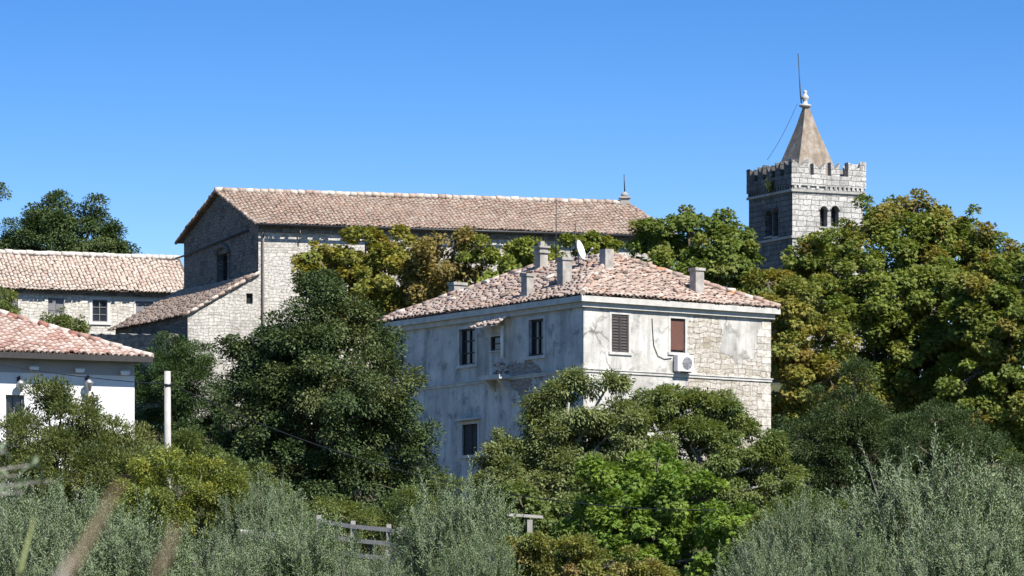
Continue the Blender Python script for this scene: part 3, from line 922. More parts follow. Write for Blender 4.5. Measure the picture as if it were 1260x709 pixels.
def old_house():
    root = thing('old_house', 'old two storey house with peeling grey plaster and a low hipped tile roof', 'house', gpt(2.5, 189))
    zb, zE = 7.2, HC.z
    BK = HL + HR - HC
    hR = [WR.hole(752.5, 773.5, 387, 433.5), WR.hole(825, 843, 392, 434), WR.hole(866, 885, 485, 530)]
    hL = [WL.hole(565.5, 585, 404.5, 449), WL.hole(604, 616, 414, 431.5), WL.hole(651, 669, 393, 438), WL.hole(569, 588, 522, 560)]
    m = MB()
    wall(m, HC, hr_, nr_, 0, HLr, zb, zE, hR, 0.25, 0)
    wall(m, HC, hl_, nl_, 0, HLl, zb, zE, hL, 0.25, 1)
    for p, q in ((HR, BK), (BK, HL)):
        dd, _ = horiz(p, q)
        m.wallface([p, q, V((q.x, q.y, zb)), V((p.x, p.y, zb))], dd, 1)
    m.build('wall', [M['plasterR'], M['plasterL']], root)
    # cornice
    m = MB()
    for W, Ln in ((WR, HLr), (WL, HLl)):
        e = 1 if W is WR else 0
        W.box(m, -0.14 * e, Ln + 0.14, zE - 0.46, zE - 0.26, 0.003, 0.14)
        W.box(m, -0.30 * e, Ln + 0.30, zE - 0.256, zE - 0.02, 0.003, 0.30)
    m.build('cornice', M['plaster_trim'], root)
    # string course
    zs = on_wall(721, 456, HC, hr_)[1]
    m = MB()
    WR.box(m, -0.05, HLr + 0.05, zs - 0.05, zs + 0.05, 0.003, 0.05); WL.box(m, 0, HLl + 0.08, zs - 0.05, zs + 0.05, 0.003, 0.05)
    WR.box(m, -0.085, HLr + 0.085, zs + 0.052, zs + 0.095, 0.003, 0.085); WL.box(m, 0, HLl + 0.12, zs + 0.052, zs + 0.095, 0.003, 0.085)
    m.build('string_course', M['plaster_trim'], root)
    # quoins: pale blocks at the far right corner
    z = zb; k = 0
    qm = tint_mat('quoin_stone', 0.92, 0.35, 0.03, 0.15, 6)
    while z < zE - 0.5:
        hh = random.uniform(0.26, 0.36)
        if z + hh > zE - 0.36: break
        if not (z < zs + 0.14 and z + hh > zs - 0.12):
            w = random.choice((0.45, 0.7, 0.85))
            kk = random.uniform(0.8, 1.1)
            m = MB()
            WR.box(m, HLr - w, HLr + 0.012, z + 0.012, z + hh - 0.006, -0.05, 0.016 + random.uniform(0, .012), 0, (0.50 * kk, 0.465 * kk, 0.40 * kk))
            m.build('quoin', qm, root)
        z += hh; k += 1
    # roof
    out = 0.27
    half = HLr / 2 + out
    zEv = zE + 0.05
    rise = 0.455 * half
    e00 = HC - hr_ * out - hl_ * out; e10 = HR + hr_ * out - hl_ * out
    e01 = HL - hr_ * out + hl_ * out; e11 = BK + hr_ * out + hl_ * out
    E = []
    for p in (e00, e10, e11, e01): E.append(V((p.x, p.y, zEv)))
    cen = (HC + BK) / 2
    run = (HLl + 2 * out) / 2 - half
    run = max(run, 2.2)
    ra = V((cen.x, cen.y, zEv + rise)) - hl_ * run; rb = V((cen.x, cen.y, zEv + rise)) + hl_ * run
    m = MB()
    for poly in ([E[0], E[1], ra], [E[1], E[2], rb, ra], [E[2], E[3], rb], [E[3], E[0], ra, rb]):
        tile_plane(m, poly, PAL_HOUSE, 0.21, 0.36, 0.025)
    for a, b in ((E[0], ra), (E[1], ra), (E[2], rb), (E[3], rb), (ra, rb)):
        ridge_tiles(m, a + UP * .03, b + UP * .03, PAL_HOUSE, 0.12, 0.38, 0.022)
    # slipped and scattered tiles lying loose on the slopes
    for W, Ln in ((WR, HLr), (WL, HLl)):
        for k in range(20):
            u = random.uniform(0.5, Ln - 0.5); s = random.uniform(0.1, 1) * (half - .3)
            if u < s * 0.9 or u > Ln - s * 0.9: continue
            p = W.w(u, zEv + 0.455 * s + 0.12, out - s)
            a = random.uniform(0, 6.28)
            dd = V((math.cos(a), math.sin(a), 0)) * 0.2
            dd.z = -0.455 * dd.dot(-W.n) * -1
            m.tube([p - dd, p + dd], [0.085, 0.07], 6, 0, True, pick(PAL_HOUSE))
    roof = m.build('roof', M['tile'], root)
    # soffit
    m = MB(); m.face([p - UP * 0.06 for p in E[::-1]]); m.build('soffit', M['dark'], root)
    def roofz(x, y):
        q = V((x, y, 0)) - V((HC.x, HC.y, 0))
        a, b = q.dot(hr_), q.dot(hl_)
        s = min(a + out, b + out, HLr + out - a, HLl + out - b)
        return zEv + 0.455 * s
    # chimneys: (photo x, base y, top y, depth, width, depth size, cap style)
    def chimney(x0, x1, yt, Y, cap, wy=0.42, yb=None):
        if yb is not None:                       # stand it where the slope passes under its foot
            for Yt in np.arange(180.5, 195, 0.05):
                if (HY - yb) / F * Yt <= roofz(((x0 + x1) / 2 - CX) / F * Yt, Yt): Y = float(Yt); break
        cx = ((x0 + x1) / 2 - CX) / F * Y; w = max(0.22, ((x1 - x0) / F * Y - 0.25) / 0.826)
        zt = (HY - yt) / F * Y
        zb_ = roofz(cx, Y) - 0.5
        m = MB()
        a, b = hr_ * w, hl_ * wy
        o = V((cx, Y, zb_)) - a / 2 - b / 2
        hgt = zt - zb_
        m.obox(o, a, b, UP * (hgt - (0.16 if cap else 0)))
        if cap == 1:
            m.obox(o - hr_ * 0.07 - hl_ * 0.07 + UP * (hgt - 0.38), a + hr_ * 0.14, b + hl_ * 0.14, UP * 0.1)
            m.obox(o - hr_ * 0.08 - hl_ * 0.08 + UP * (hgt - 0.157), a + hr_ * 0.16, b + hl_ * 0.16, UP * 0.08)
            m.obox(o + hr_ * w * .25 + hl_ * wy * .25 + UP * (hgt - 0.075), a * .5, b * .5, UP * 0.2)
        elif cap == 2:
            m.obox(o - hr_ * 0.05 - hl_ * 0.05 + UP * (hgt - 0.157), a + hr_ * 0.1, b + hl_ * 0.1, UP * 0.12)
        return m.build('chimney', M['chimney'], roof)
    chimney(657.5, 674.5, 301, 190.0, 1, yb=331)
    chimney(685, 704, 316, 184.0, 2, yb=350)
    chimney(641, 657, 336, 184.5, 2, yb=363)
    chimney(737.5, 755.5, 307, 186.6, 0, yb=329)
    chimney(848.5, 866.5, 329, 185.4, 2, yb=358)
    chimney(552, 574, 347, 193.5, 2)
    # windows
    surround(root, WR, hR[0], 0.11, M['plaster_trim'], out=0.012)
    shutters(root, WR, hR[0], M['shutter'], 0.05)
    surround(root, WR, hR[1], 0.11, M['plaster_trim'], out=0.012)
    a, b, e, f = hR[1]
    m = MB(); WR.box(m, a, b, e + 0.1, f, -0.12, -0.10)
    for k in range(22):
        z = e + 0.12 + (f - e - 0.16) * k / 22
        m.obox(WR.w(a + .01, z, -0.10), hr_ * (b - a - .02), UP * 0.055, nr_ * 0.012)
    m.build('roller_blind', M['blind'], root)
    window(root, WR, hR[1], M['dark'], 0.22, (1, 1), 0.05)
    window(root, WR, hR[2], M['dark'], 0.22, (1, 1), 0.05)
    for h in (hL[0], hL[2], hL[3]):
        surround(root, WL, h, 0.13, M['plaster_trim'], out=0.025)
    surround(root, WL, hL[1], 0.06, M['plaster_trim'], out=0.02)
    window(root, WL, hL[0], M['dark'], 0.2, (1, 2), 0.07)
    window(root, WL, hL[2], M['dark'], 0.2, (1, 1), 0.09)
    window(root, WL, hL[1], M['dark'], 0.12, (0, 1), 0.05)
    shutters(root, WL, hL[3], M['dark'], 0.08)
    a, b, e, f = hL[3]
    m = MB(); WL.box(m, a - 0.25, b + 0.25, f + 0.16, f + 0.24, 0.003, 0.22); m.build('window_hood', M['plaster_trim'], root)
    # privy box: closet with tiny window, tiled canopy, white pipe, corbel of brick
    u0, zc = on_wall(597, 404, HC, hl_); u1, _ = on_wall(629, 396, HC, hl_)
    ua, ub = min(u0, u1), max(u0, u1)
    m = MB()
    e = [WL.w(ub, zc, 0.75), WL.w(ua, zc, 0.75), WL.w(ua, zc + 0.42, 0.0), WL.w(ub, zc + 0.42, 0.0)]
    tile_plane(m, e, PAL_LONG, 0.2, 0.3, 0.03)
    m.face([p - UP * 0.05 for p in e])
    m.build('tiled_canopy', M['tile'], root)
    up, zp0 = on_wall(621, 404, HC, hl_); zp1 = on_wall(621, 441, HC, hl_)[1]
    m = MB(); m.tube([WL.w(up, zp0 + .1, 0.12), WL.w(up, zp1, 0.12)], 0.07, 8); m.build('white_pipe', M['whitepaint'], root)
    uq, zq1 = on_wall(617, 445, HC, hl_); zq0 = on_wall(617, 462, HC, hl_)[1]; zq2 = on_wall(617, 482, HC, hl_)[1]
    m = MB()
    bw = 0.62
    for i in range(7):
        for j in range(int(bw * 2 / 0.25)):
            if random.random() < 0.14: continue
            zz = zq0 + (zq1 - zq0) * i / 7
            c = random.choice(((0.28, 0.14, 0.1), (0.34, 0.3, 0.26), (0.22, 0.13, 0.1), (0.4, 0.37, 0.33)))
            uu = uq - bw + j * 0.25 + (0.12 if i % 2 else 0)
            WL.box(m, uu, uu + 0.235, zz, zz + (zq1 - zq0) / 7 - 0.012, 0.002, 0.06 + random.uniform(0, .05), 0, c)
    m.build('brick_ledge', tint_mat('old_brick', 0.92, 0.3, 0.02), root)
    m = MB()
    WL.box(m, uq - 0.75, uq + 0.75, zq0 - 0.2, zq0 - 0.02, 0.003, 0.62)
    for s in (-0.55, 0.4):
        p = [WL.w(uq + s, zq0 - 0.2, 0.003), WL.w(uq + s, zq0 - 0.2, 0.55), WL.w(uq + s, zq2, 0.003)]
        q = [x + hl_ * 0.18 for x in p]
        m.face(p); m.face(q[::-1])
        for i in range(3):
            j = (i + 1) % 3
            m.face([p[j], p[i], q[i], q[j]])
    m.build('corbel', M['plaster_trim'], root)
    # bent pipe with brackets at the far left
    f_ = lambda x, y, o=0.12: WL.w(*on_wall(x, y, HC, hl_), o)
    m = MB(); m.tube([f_(475, 415), f_(490, 413.5), f_(496.5, 418), f_(497.5, 450)], 0.05, 6)
    m.tube([f_(492, 442), f_(499, 443)], 0.04, 6)
    m.build('bent_pipe', M['metal'], root)
    # cable on the right face down to the air conditioner
    g_ = lambda x, y, o=0.03: WR.w(*on_wall(x, y, HC, hr_), o)
    m = MB(); m.tube([g_(802, 392), g_(802.5, 405), g_(804, 425), g_(809, 438), g_(817, 442), g_(826, 441)], 0.015, 5)
    m.build('wall_cable', M['cable'], root)
    return roofz
roofz = old_house()

def air_conditioner():
    u0, z0 = on_wall(828, 457, HC, hr_); u1, z1 = on_wall(847, 438.5, HC, hr_)
    root = thing('air_conditioner', 'white outdoor air conditioning unit below the brown blind on the old house', 'air conditioner', WR.w((u0 + u1) / 2, z0, 0.2))
    m = MB(); WR.box(m, u0, u1, z0, z1, 0.06, 0.34); m.build('casing', M['whitepaint'], root)
    cu = u0 + (u1 - u0) * 0.6; cz = (z0 + z1) / 2; rr = (z1 - z0) * 0.38
    m = MB()
    for q in (1, 0.75, 0.5, 0.25):
        m.tube([WR.w(cu + rr * q * math.cos(t), cz + rr * q * math.sin(t), 0.352) for t in np.linspace(0, 2 * math.pi, 17)], 0.012, 5)
    for t in np.linspace(0, math.pi, 5)[:-1]:
        m.tube([WR.w(cu + rr * math.cos(t), cz + rr * math.sin(t), 0.356), WR.w(cu - rr * math.cos(t), cz - rr * math.sin(t), 0.356)], 0.009, 5)
    m.tube([WR.w(cu, cz, 0.341), WR.w(cu, cz, 0.345)], rr * 0.97, 20)
    m.build('fan_grille', M['grille'], root)
    for s in (0.12, 0.85):
        m = MB(); u = u0 + (u1 - u0) * s
        WR.box(m, u, u + 0.04, z0 - 0.05, z0 - 0.004, 0.005, 0.32); WR.box(m, u, u + 0.04, z0 - 0.25, z0 - 0.055, 0.005, 0.04)
        m.build('bracket', M['zinc'], root)
air_conditioner()

def satellite_dish():
    Y = 186.3
    c = P(711.5, 308.5, Y)
    x = P(711, 330, Y).x
    base = V((x + .03, Y + .15, roofz(x + .03, Y + .15) - 0.05))
    root = thing('satellite_dish', 'white oval satellite dish on the roof ridge of the old house', 'satellite dish', base)
    m = MB(); m.tube([base, V((base.x, base.y, c.z + 0.05))], 0.03, 8); m.build('mast', M['zinc'], root)
    n = V((0.9, -0.38, 0.28)).normalized(); a = n.cross(UP).normalized(); b = a.cross(n).normalized()
    if b.z < 0: b = -b
    m = MB()
    R = 0.43
    rings = []
    for k in range(6):
        r = R * k / 5
        rings.append([c + (a * math.cos(t) * 0.9 + b * math.sin(t)) * r + n * (0.14 * (r / R) ** 2) for t in np.linspace(0, 2 * math.pi, 25)[:-1]])
    for side in (0, 1):
        for q0, q1 in zip(rings, rings[1:]):
            for i in range(24):
                j = (i + 1) % 24
                f = [q0[i], q0[j], q1[j], q1[i]]
                f = [p - n * 0.012 * side for p in f]
                m.face(f[::-1] if side else f)
    m.build('reflector', M['whitepaint'], root)
    m = MB(); m.tube([c - b * R * 0.95 + n * 0.13, c - b * 0.15 + n * 0.6], 0.018, 6); m.tube([c - b * 0.15 + n * 0.56, c - b * 0.1 + n * 0.66], 0.045, 8)
    m.build('receiver_arm', M['zinc'], root)
satellite_dish()

def antennas():
    Y = 189.5
    b = P(684, 330, Y); b.z = roofz(b.x, Y) - .05
    root = thing('aerial_mast', 'tall thin aerial mast standing on the old house roof behind the chimneys', 'aerial', b)
    m = MB(); m.tube([b, P(684.5, 246, Y)], [0.03, 0.018], 6); m.build('mast', M['metal'], root)
    m = MB(); m.tube([P(682, 250, Y), P(687, 250, Y)], 0.012, 5); m.build('crossbar', M['metal'], root)
    Y = 188.5
    b = P(708, 325, Y); b.z = roofz(b.x, Y) - .05
    root = thing('television_aerial', 'small forked television aerial just behind the satellite dish', 'aerial', b)
    m = MB(); m.tube([b, P(708, 275, Y)], [0.025, 0.018], 6); m.build('mast', M['metal'], root)
    m = MB(); m.tube([P(708, 287, Y), P(718, 286, Y - .3)], 0.012, 5)
    for x, h in ((709.5, 4), (712, 6), (714.5, 8), (717, 5)):
        m.tube([P(x, 287 - h, Y - .15), P(x + 0.6, 287 + h, Y - .15)], 0.01, 5)
    m.build('element', M['metal'], root)
antennas()

# ------------------------------------------------------------------ white house at the left
def white_house():
    C = P(165.5, 444, 140); zE = C.z + 0.05
    d = V((0.93, 0.37, 0)).normalized(); n = V((d.y, -d.x, 0)); b = -n
    L = 9.0
    O = C - d * L; O.z = zE; C.z = zE
    W = Wall(O, d, n)
    root = thing('white_house', 'white rendered house with red and cream roof tiles at the left edge', 'house', gpt(-16, 143))
    zb = 3.6; wide = 8
    h1 = W.hole(7, 30, 486, 560); h2 = W.hole(104, 121, 489, 560)
    zg_ = on_wall(100, 461, O, d)[1]
    m = MB()
    wall(m, O, d, n, 0, L, zb, zg_, [h1, h2], 0.25, 0)
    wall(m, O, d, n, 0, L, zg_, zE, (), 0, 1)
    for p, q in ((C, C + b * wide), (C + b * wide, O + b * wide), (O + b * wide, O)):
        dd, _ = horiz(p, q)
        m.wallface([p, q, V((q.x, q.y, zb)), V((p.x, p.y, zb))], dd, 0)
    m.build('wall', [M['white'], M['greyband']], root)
    ov = 0.55
    A = W.w(-0.5, zE + 0.06, ov); B = W.w(L + 0.36, zE + 0.06, ov)
    B2 = W.w(L + 0.36, zE + 0.06, -wide - ov); A2 = W.w(-0.5, zE + 0.06, -wide - ov)
    rise = 0.40 * (wide / 2 + ov)
    R2 = W.w(L + ov - (wide / 2 + ov), zE + 0.06 + rise, -wide / 2); R1 = W.w(-0.5, zE + 0.06 + rise, -wide / 2)
    m = MB()
    tile_plane(m, [A, B, R2, R1], PAL_NEW, 0.2, 0.33, 0.006)
    tile_plane(m, [B, B2, R2], PAL_NEW, 0.2, 0.33, 0.006)
    tile_plane(m, [B2, A2, R1, R2], PAL_NEW, 0.2, 0.33, 0.006)
    ridge_tiles(m, B, R2, PAL_NEW, 0.11); ridge_tiles(m, R1, R2, PAL_NEW, 0.11); ridge_tiles(m, B2, R2, PAL_NEW, 0.11)
    m.build('roof', M['newtile'], root)
    m = MB(); W.box(m, -0.5, L + .36, zE - 0.05, zE + 0.0, 0.003, ov); W.box(m, -0.5, L + .40, zE - 0.14, zE + 0.04, ov + 0.003, ov + 0.12)
    m.obox(W.w(L + .003, zE - .05, 0), d * (.36 - .006), UP * .05, b * (wide + ov))
    m.build('gutter', M['dark'], root)
    for h in (h1, h2):
        window(root, W, h, M['whitepaint'] if h is h2 else M['greyshutter'], 0.2, (1, 1), 0.06)
    # lanterns and spot lamps
    for (x, y, lab) in ((23, 476, 'black wall lantern above the leftmost window of the white house'), (107, 475, 'black wall lantern right of centre on the white house wall')):
        u, z = on_wall(x, y, O, d)
        r = thing('wall_lantern', lab, 'lantern', W.w(u, z, 0.0), 'lanterns on the white house wall')
        m = MB(); m.tube([W.w(u, z + 0.2, 0.0), W.w(u, z + 0.32, 0.1), W.w(u, z + 0.28, 0.22), W.w(u, z + 0.2, 0.22)], 0.02, 6)
        W.box(m, u - .06, u + .06, z + .1, z + .3, 0.0, 0.03)
        m.build('bracket', M['metal'], r)
        m = MB(); m.lathe(W.w(u, z - 0.18, 0.22), [(0.06, 0), (0.11, 0.22), (0.13, 0.24), (0.15, 0.27), (0.02, 0.38)], 8); m.build('lamp_housing', M['zinc'], r)
    for x, y, lab in ((40, 451.5, 'leftmost of three white spot lamps under the eave'), (96.5, 454, 'middle of three white spot lamps under the eave'), (152, 457, 'white spot lamp under the eave nearest the house corner')):
        u, z = on_wall(x, y, O, d)
        r = thing('spot_lamp', lab, 'lamp', W.w(u, z, 0), 'spot lamps under the white house eave')
        m = MB(); W.box(m, u - 0.13, u + 0.13, z - 0.02, z + 0.02, 0.004, 0.2); m.build('mount', M['frame'], r)
        m = MB()
        q = [(-0.12, -0.12), (0.12, -0.12), (0.16, -0.022), (-0.16, -0.022)]
        f1 = [W.w(u + a, z + c, 0.22) for a, c in q]; f0 = [W.w(u + a * .8, z + c, 0.03) for a, c in q]
        m.face(f1); m.face(f0[::-1])
        for i in range(4):
            j = (i + 1) % 4
            m.face([f1[j], f1[i], f0[i], f0[j]])
        m.build('shade', M['whitepaint'], r)
white_house()

# ------------------------------------------------------------------ walls, pole, cables, fence
def stone_wall(name, label, p0, p1, thick, h, mat, cat='wall'):
    root_p = (p0 + p1) / 2
    d, L = horiz(p0, p1); n = V((d.y, -d.x, 0))
    m = MB()
    k = max(3, int(L / 0.45))
    tops = [random.uniform(-0.06, 0.06) for _ in range(k + 1)]
    for i in range(k):
        a = p0.lerp(p1, i / k); b = p0.lerp(p1, (i + 1) / k)
        a = a + UP * tops[i]; b = b + UP * tops[i + 1]
        f = [a + n * thick / 2, b + n * thick / 2, b - n * thick / 2, a - n * thick / 2]
        m.face(f, [(q.dot(d), q.dot(n)) for q in f])
        for s in (1, -1):
            q = [a + n * s * thick / 2, b + n * s * thick / 2]
            ff = [q[0] - UP * h, q[1] - UP * h, q[1], q[0]]
            if s < 0: ff = ff[::-1]
            m.wallface(ff, d)
    for p, s in ((p0, -1), (p1, 1)):
        q = [p + n * thick / 2 * s, p - n * thick / 2 * s]
        m.wallface([q[1] - UP * h, q[0] - UP * h, q[0], q[1]], n)
    o = m.build(name, mat)
    tag(o, label, cat)
    return o
stone_wall('garden_wall', 'low dark rubble garden wall beside the lean-to of the church', P(214, 411, 217.5), P(108, 412, 225), 0.5, 5, M['drywall'])
stone_wall('retaining_wall', 'pale dry stone retaining wall half hidden by olive shoots', P(304, 652, 109.5), P(350, 660, 109), 0.6, 2.2, M['palewall'])

def utility_pole():
    Y = 126; b = gpt(P(207, 575, Y).x, Y, -0.1); t = P(206, 457, Y)
    root = thing('utility_pole', 'pale round concrete utility pole standing beside the white house', 'pole', b)
    m = MB(); m.tube([b, b.lerp(t, .5), t], [0.112, 0.1, 0.09], 14); m.build('pole', M['concrete'], root)
    m = MB()
    m.tube([t - UP * 0.34 + V((-0.13, 0, 0)), t - UP * 0.34 + V((0.15, 0, 0))], 0.03, 6)
    m.tube([t - UP * 0.42, t - UP * 0.36], 0.122, 12)
    m.build('bracket', M['metal'], root)
    top = t - UP * 0.36
    def cab(label, p, q, sag, r=0.014):
        m = MB(); m.tube([p.lerp(q, s) - UP * sag * 4 * s * (1 - s) for s in np.linspace(0, 1, 22)], r, 5)
        o = m.build('utility_cable', M['cable']); tag(o, label, 'cable', 'overhead cables on the concrete pole')
    cab('black overhead cable from the white house eave to the concrete pole', P(-60, 437, 138), top + V((-0.12, 0, 0)), 0.12)
    cab('black overhead cable sagging from the concrete pole across the dark tree', top + V((0.14, 0, 0)), P(880, 628, 112), 0.9)
utility_pole()

def fence():
    root = thing('wooden_fence', 'silvered wooden post and rail fence among the olives', 'fence', gpt(P(450, 690, 104).x, 104))
    posts = [(392, 634, 105.4), (434, 641, 104.8), (478, 645, 104.2), (491, 649, 104.0)]
    for x, y, Y in posts:
        t = P(x, y, Y); b = gpt(t.x, Y, -0.2)
        m = MB(); m.obox(V((t.x - .055, Y - .05, b.z)), V((.11, 0, 0)), V((0, .1, 0)), V((0.01, 0, t.z - b.z))); m.build('post', M['oldwood'], root)
    for dy in (7, 24, 42):
        for (x, y, Y), (x2, y2, Y2) in zip(posts[:-1], posts[1:]):
            a = P(x, y + dy, Y - .08); b = P(x2, y2 + dy, Y2 - .08)
            m = MB(); dd = b - a
            m.obox(a - UP * .05 - dd * .03, dd * 1.06, UP * .10, V((0, .035, 0))); m.build('rail', M['oldwood'], root)
fence()

def trellis():
    Y = 101
    b = gpt(P(652, 690, Y).x, Y, -0.1)
    root = thing('vine_support', 'weathered timber post with a crossbeam among the vine leaves', 'trellis', b)
    t = P(652, 638, Y)
    m = MB(); m.obox(V((t.x - .06, Y, b.z)), V((.12, 0, 0)), V((0, .12, 0)), V((0, 0, t.z - b.z - .03))); m.build('post', M['oldwood'], root)
    m = MB(); a = P(624, 635, Y - .1); q = P(668, 638, Y + .3); m.obox(a, q - a, V((0, .08, 0)), UP * .065); m.build('beam', M['oldwood'], root)
trellis()

# ------------------------------------------------------------------ vegetation
def unit(a): return a / np.maximum(np.linalg.norm(a, axis=-1, keepdims=True), 1e-9)

def rdir(n):
    return unit(rng.normal(size=(n, 3)))

def leaf_mesh(name, pos, ax, nr, Ln, Wd, col, mat, parent, fold=0.12):
    """every leaf is two folded triangles"""
    n = len(pos)
    o = wloc(parent) if parent is not None else V((0, 0, 0))
    pos = pos - np.array(o)
    ax = unit(ax); b = unit(np.cross(nr, ax)); nn = np.cross(ax, b)
    Ln = np.broadcast_to(np.asarray(Ln, float), (n,))[:, None]; Wd = np.broadcast_to(np.asarray(Wd, float), (n,))[:, None]
    mid = pos + ax * Ln * 0.45
    v = np.empty((n, 4, 3), np.float32)
    v[:, 0] = pos
    v[:, 1] = mid + b * Wd * .5 + nn * Wd * fold
    v[:, 2] = pos + ax * Ln - nn * Ln * 0.10
    v[:, 3] = mid - b * Wd * .5 + nn * Wd * fold
    i = (np.arange(n) * 4)[:, None]
    t = np.concatenate([i + 0, i + 1, i + 2, i + 0, i + 2, i + 3], 1).astype(np.int32).ravel()
    me = bpy.data.meshes.new(name)
    me.vertices.add(n * 4); me.vertices.foreach_set('co', v.ravel())
    me.loops.add(n * 6); me.loops.foreach_set('vertex_index', t)
    me.polygons.add(n * 2)
    me.polygons.foreach_set('loop_start', np.arange(0, n * 6, 3, dtype=np.int32))
    me.polygons.foreach_set('loop_total', np.full(n * 2, 3, np.int32))
    at = me.color_attributes.new('tint', 'FLOAT_COLOR', 'POINT')
    c = np.ones((n, 4, 4), np.float32); c[:, :, :3] = np.clip(col, 0, 1)[:, None, :]
    at.data.foreach_set('color', c.ravel())
    me.update(calc_edges=True)
    return link(name, me, mat, parent)

def palmate(pos, ax, nr, L, col, k=5):
    ax = unit(ax); b = unit(np.cross(nr, ax)); nn = np.cross(ax, b)
    P_, A_, N_, L_, C_ = [], [], [], [], []
    for j in range(k):
        q = j - (k - 1) / 2
        an = q * 0.62
        a = ax * math.cos(an) + b * math.sin(an) - nn * 0.35
        P_.append(pos); A_.append(a); N_.append(nn); L_.append(L * (1 - 0.14 * abs(q))); C_.append(col)
    return [np.concatenate(x) for x in (P_, A_, N_, L_, C_)]

def pinnate(pos, ax, nr, L, col, k=4, ll=0.42):
    ax = unit(ax); b = unit(np.cross(nr, ax)); nn = np.cross(ax, b)
    P_, A_, N_, L_, C_ = [], [], [], [], []
    for j in range(k):
        t = 0.25 + 0.7 * j / (k - 1)
        p = pos + ax * (L * t)[:, None] - nn * (L * 0.25 * t * t)[:, None]
        for s in (1, -1):
            P_.append(p); A_.append(ax * .55 + s * b * .8 - nn * .3); N_.append(nn + s * b * .15); L_.append(L * ll); C_.append(col)
    P_.append(pos + ax * L[:, None] - nn * (L * .25)[:, None]); A_.append(ax - nn * .4); N_.append(nn); L_.append(L * ll); C_.append(col)
    return [np.concatenate(x) for x in (P_, A_, N_, L_, C_)]

def clumps_in(blobs, per_m2, interior=0.35, jit=0.2):
    """clump centres through the volume of a crown made of ellipsoids"""
    cs, outs = [], []
    for (c, R) in blobs:
        area = 4 * math.pi * ((R[0] * R[1]) ** 1.6 / 3 + (R[0] * R[2]) ** 1.6 / 3 + (R[1] * R[2]) ** 1.6 / 3) ** (1 / 1.6)
        n = max(6, int(area * per_m2))
        d = rdir(n)
        inn = rng.random(n) < interior
        f = np.where(inn, rng.uniform(0.3, 0.75, n), rng.uniform(0.78, 1.0, n) * (1 + rng.normal(0, jit * .6, n).clip(-jit, jit)))
        cs.append(c + d * R * f[:, None]); outs.append(d)
    cs = np.concatenate(cs); outs = np.concatenate(outs)
    keep = np.ones(len(cs), bool)
    for (c, R) in blobs:
        q = np.linalg.norm((cs - c) / R, axis=1)
        keep &= ~((q < 0.6) & (rng.random(len(cs)) < 0.75))
    return cs[keep], outs[keep]

def bez(p0, p1, lift, n=5):
    m = (p0 + p1) / 2 + V((0, 0, lift))
    return [p0 * (1 - t) ** 2 + m * 2 * t * (1 - t) + p1 * t * t for t in np.linspace(0, 1, n)]

def skeleton(root, base, blobs, cs, r0, mat, twig=0.5, lean=None, spread=0.35, fine=0.012):
    m = MB()
    cen = V(np.mean([b[0] for b in blobs], 0).tolist())
    top = V((cen.x * .6 + base.x * .4, cen.y * .6 + base.y * .4, base.z + (cen.z - base.z) * 0.75))
    tr = bez(base - V((0, 0, .2)), top, 0.2, 7)
    m.tube(tr, [r0 * (1.25 - 0.75 * k / 6) for k in range(7)], 10)
    nodes = []
    for c, R in blobs:
        c = V(c.tolist())
        s = tr[random.choice((3, 4, 5))]
        pts = bez(s, c + V((0, 0, R[2] * .25)), random.uniform(0.0, 0.4), 6)
        m.tube(pts, [r0 * 0.5 * (1 - 0.13 * k) for k in range(6)], 7)
        nodes += pts[2:]
    na = np.array([tuple(p) for p in nodes])
    for q in cs:
        if random.random() > twig: continue
        k = int(np.argmin(np.linalg.norm(na - q, axis=1)))
        pts = bez(nodes[k], V(q.tolist()), random.uniform(0, 0.2), 4)
        r = max(fine, r0 * 0.13)
        m.tube(pts, [r, r * .75, r * .5, r * .25], 4, 0, False)
    return m.build('trunk', mat, root)

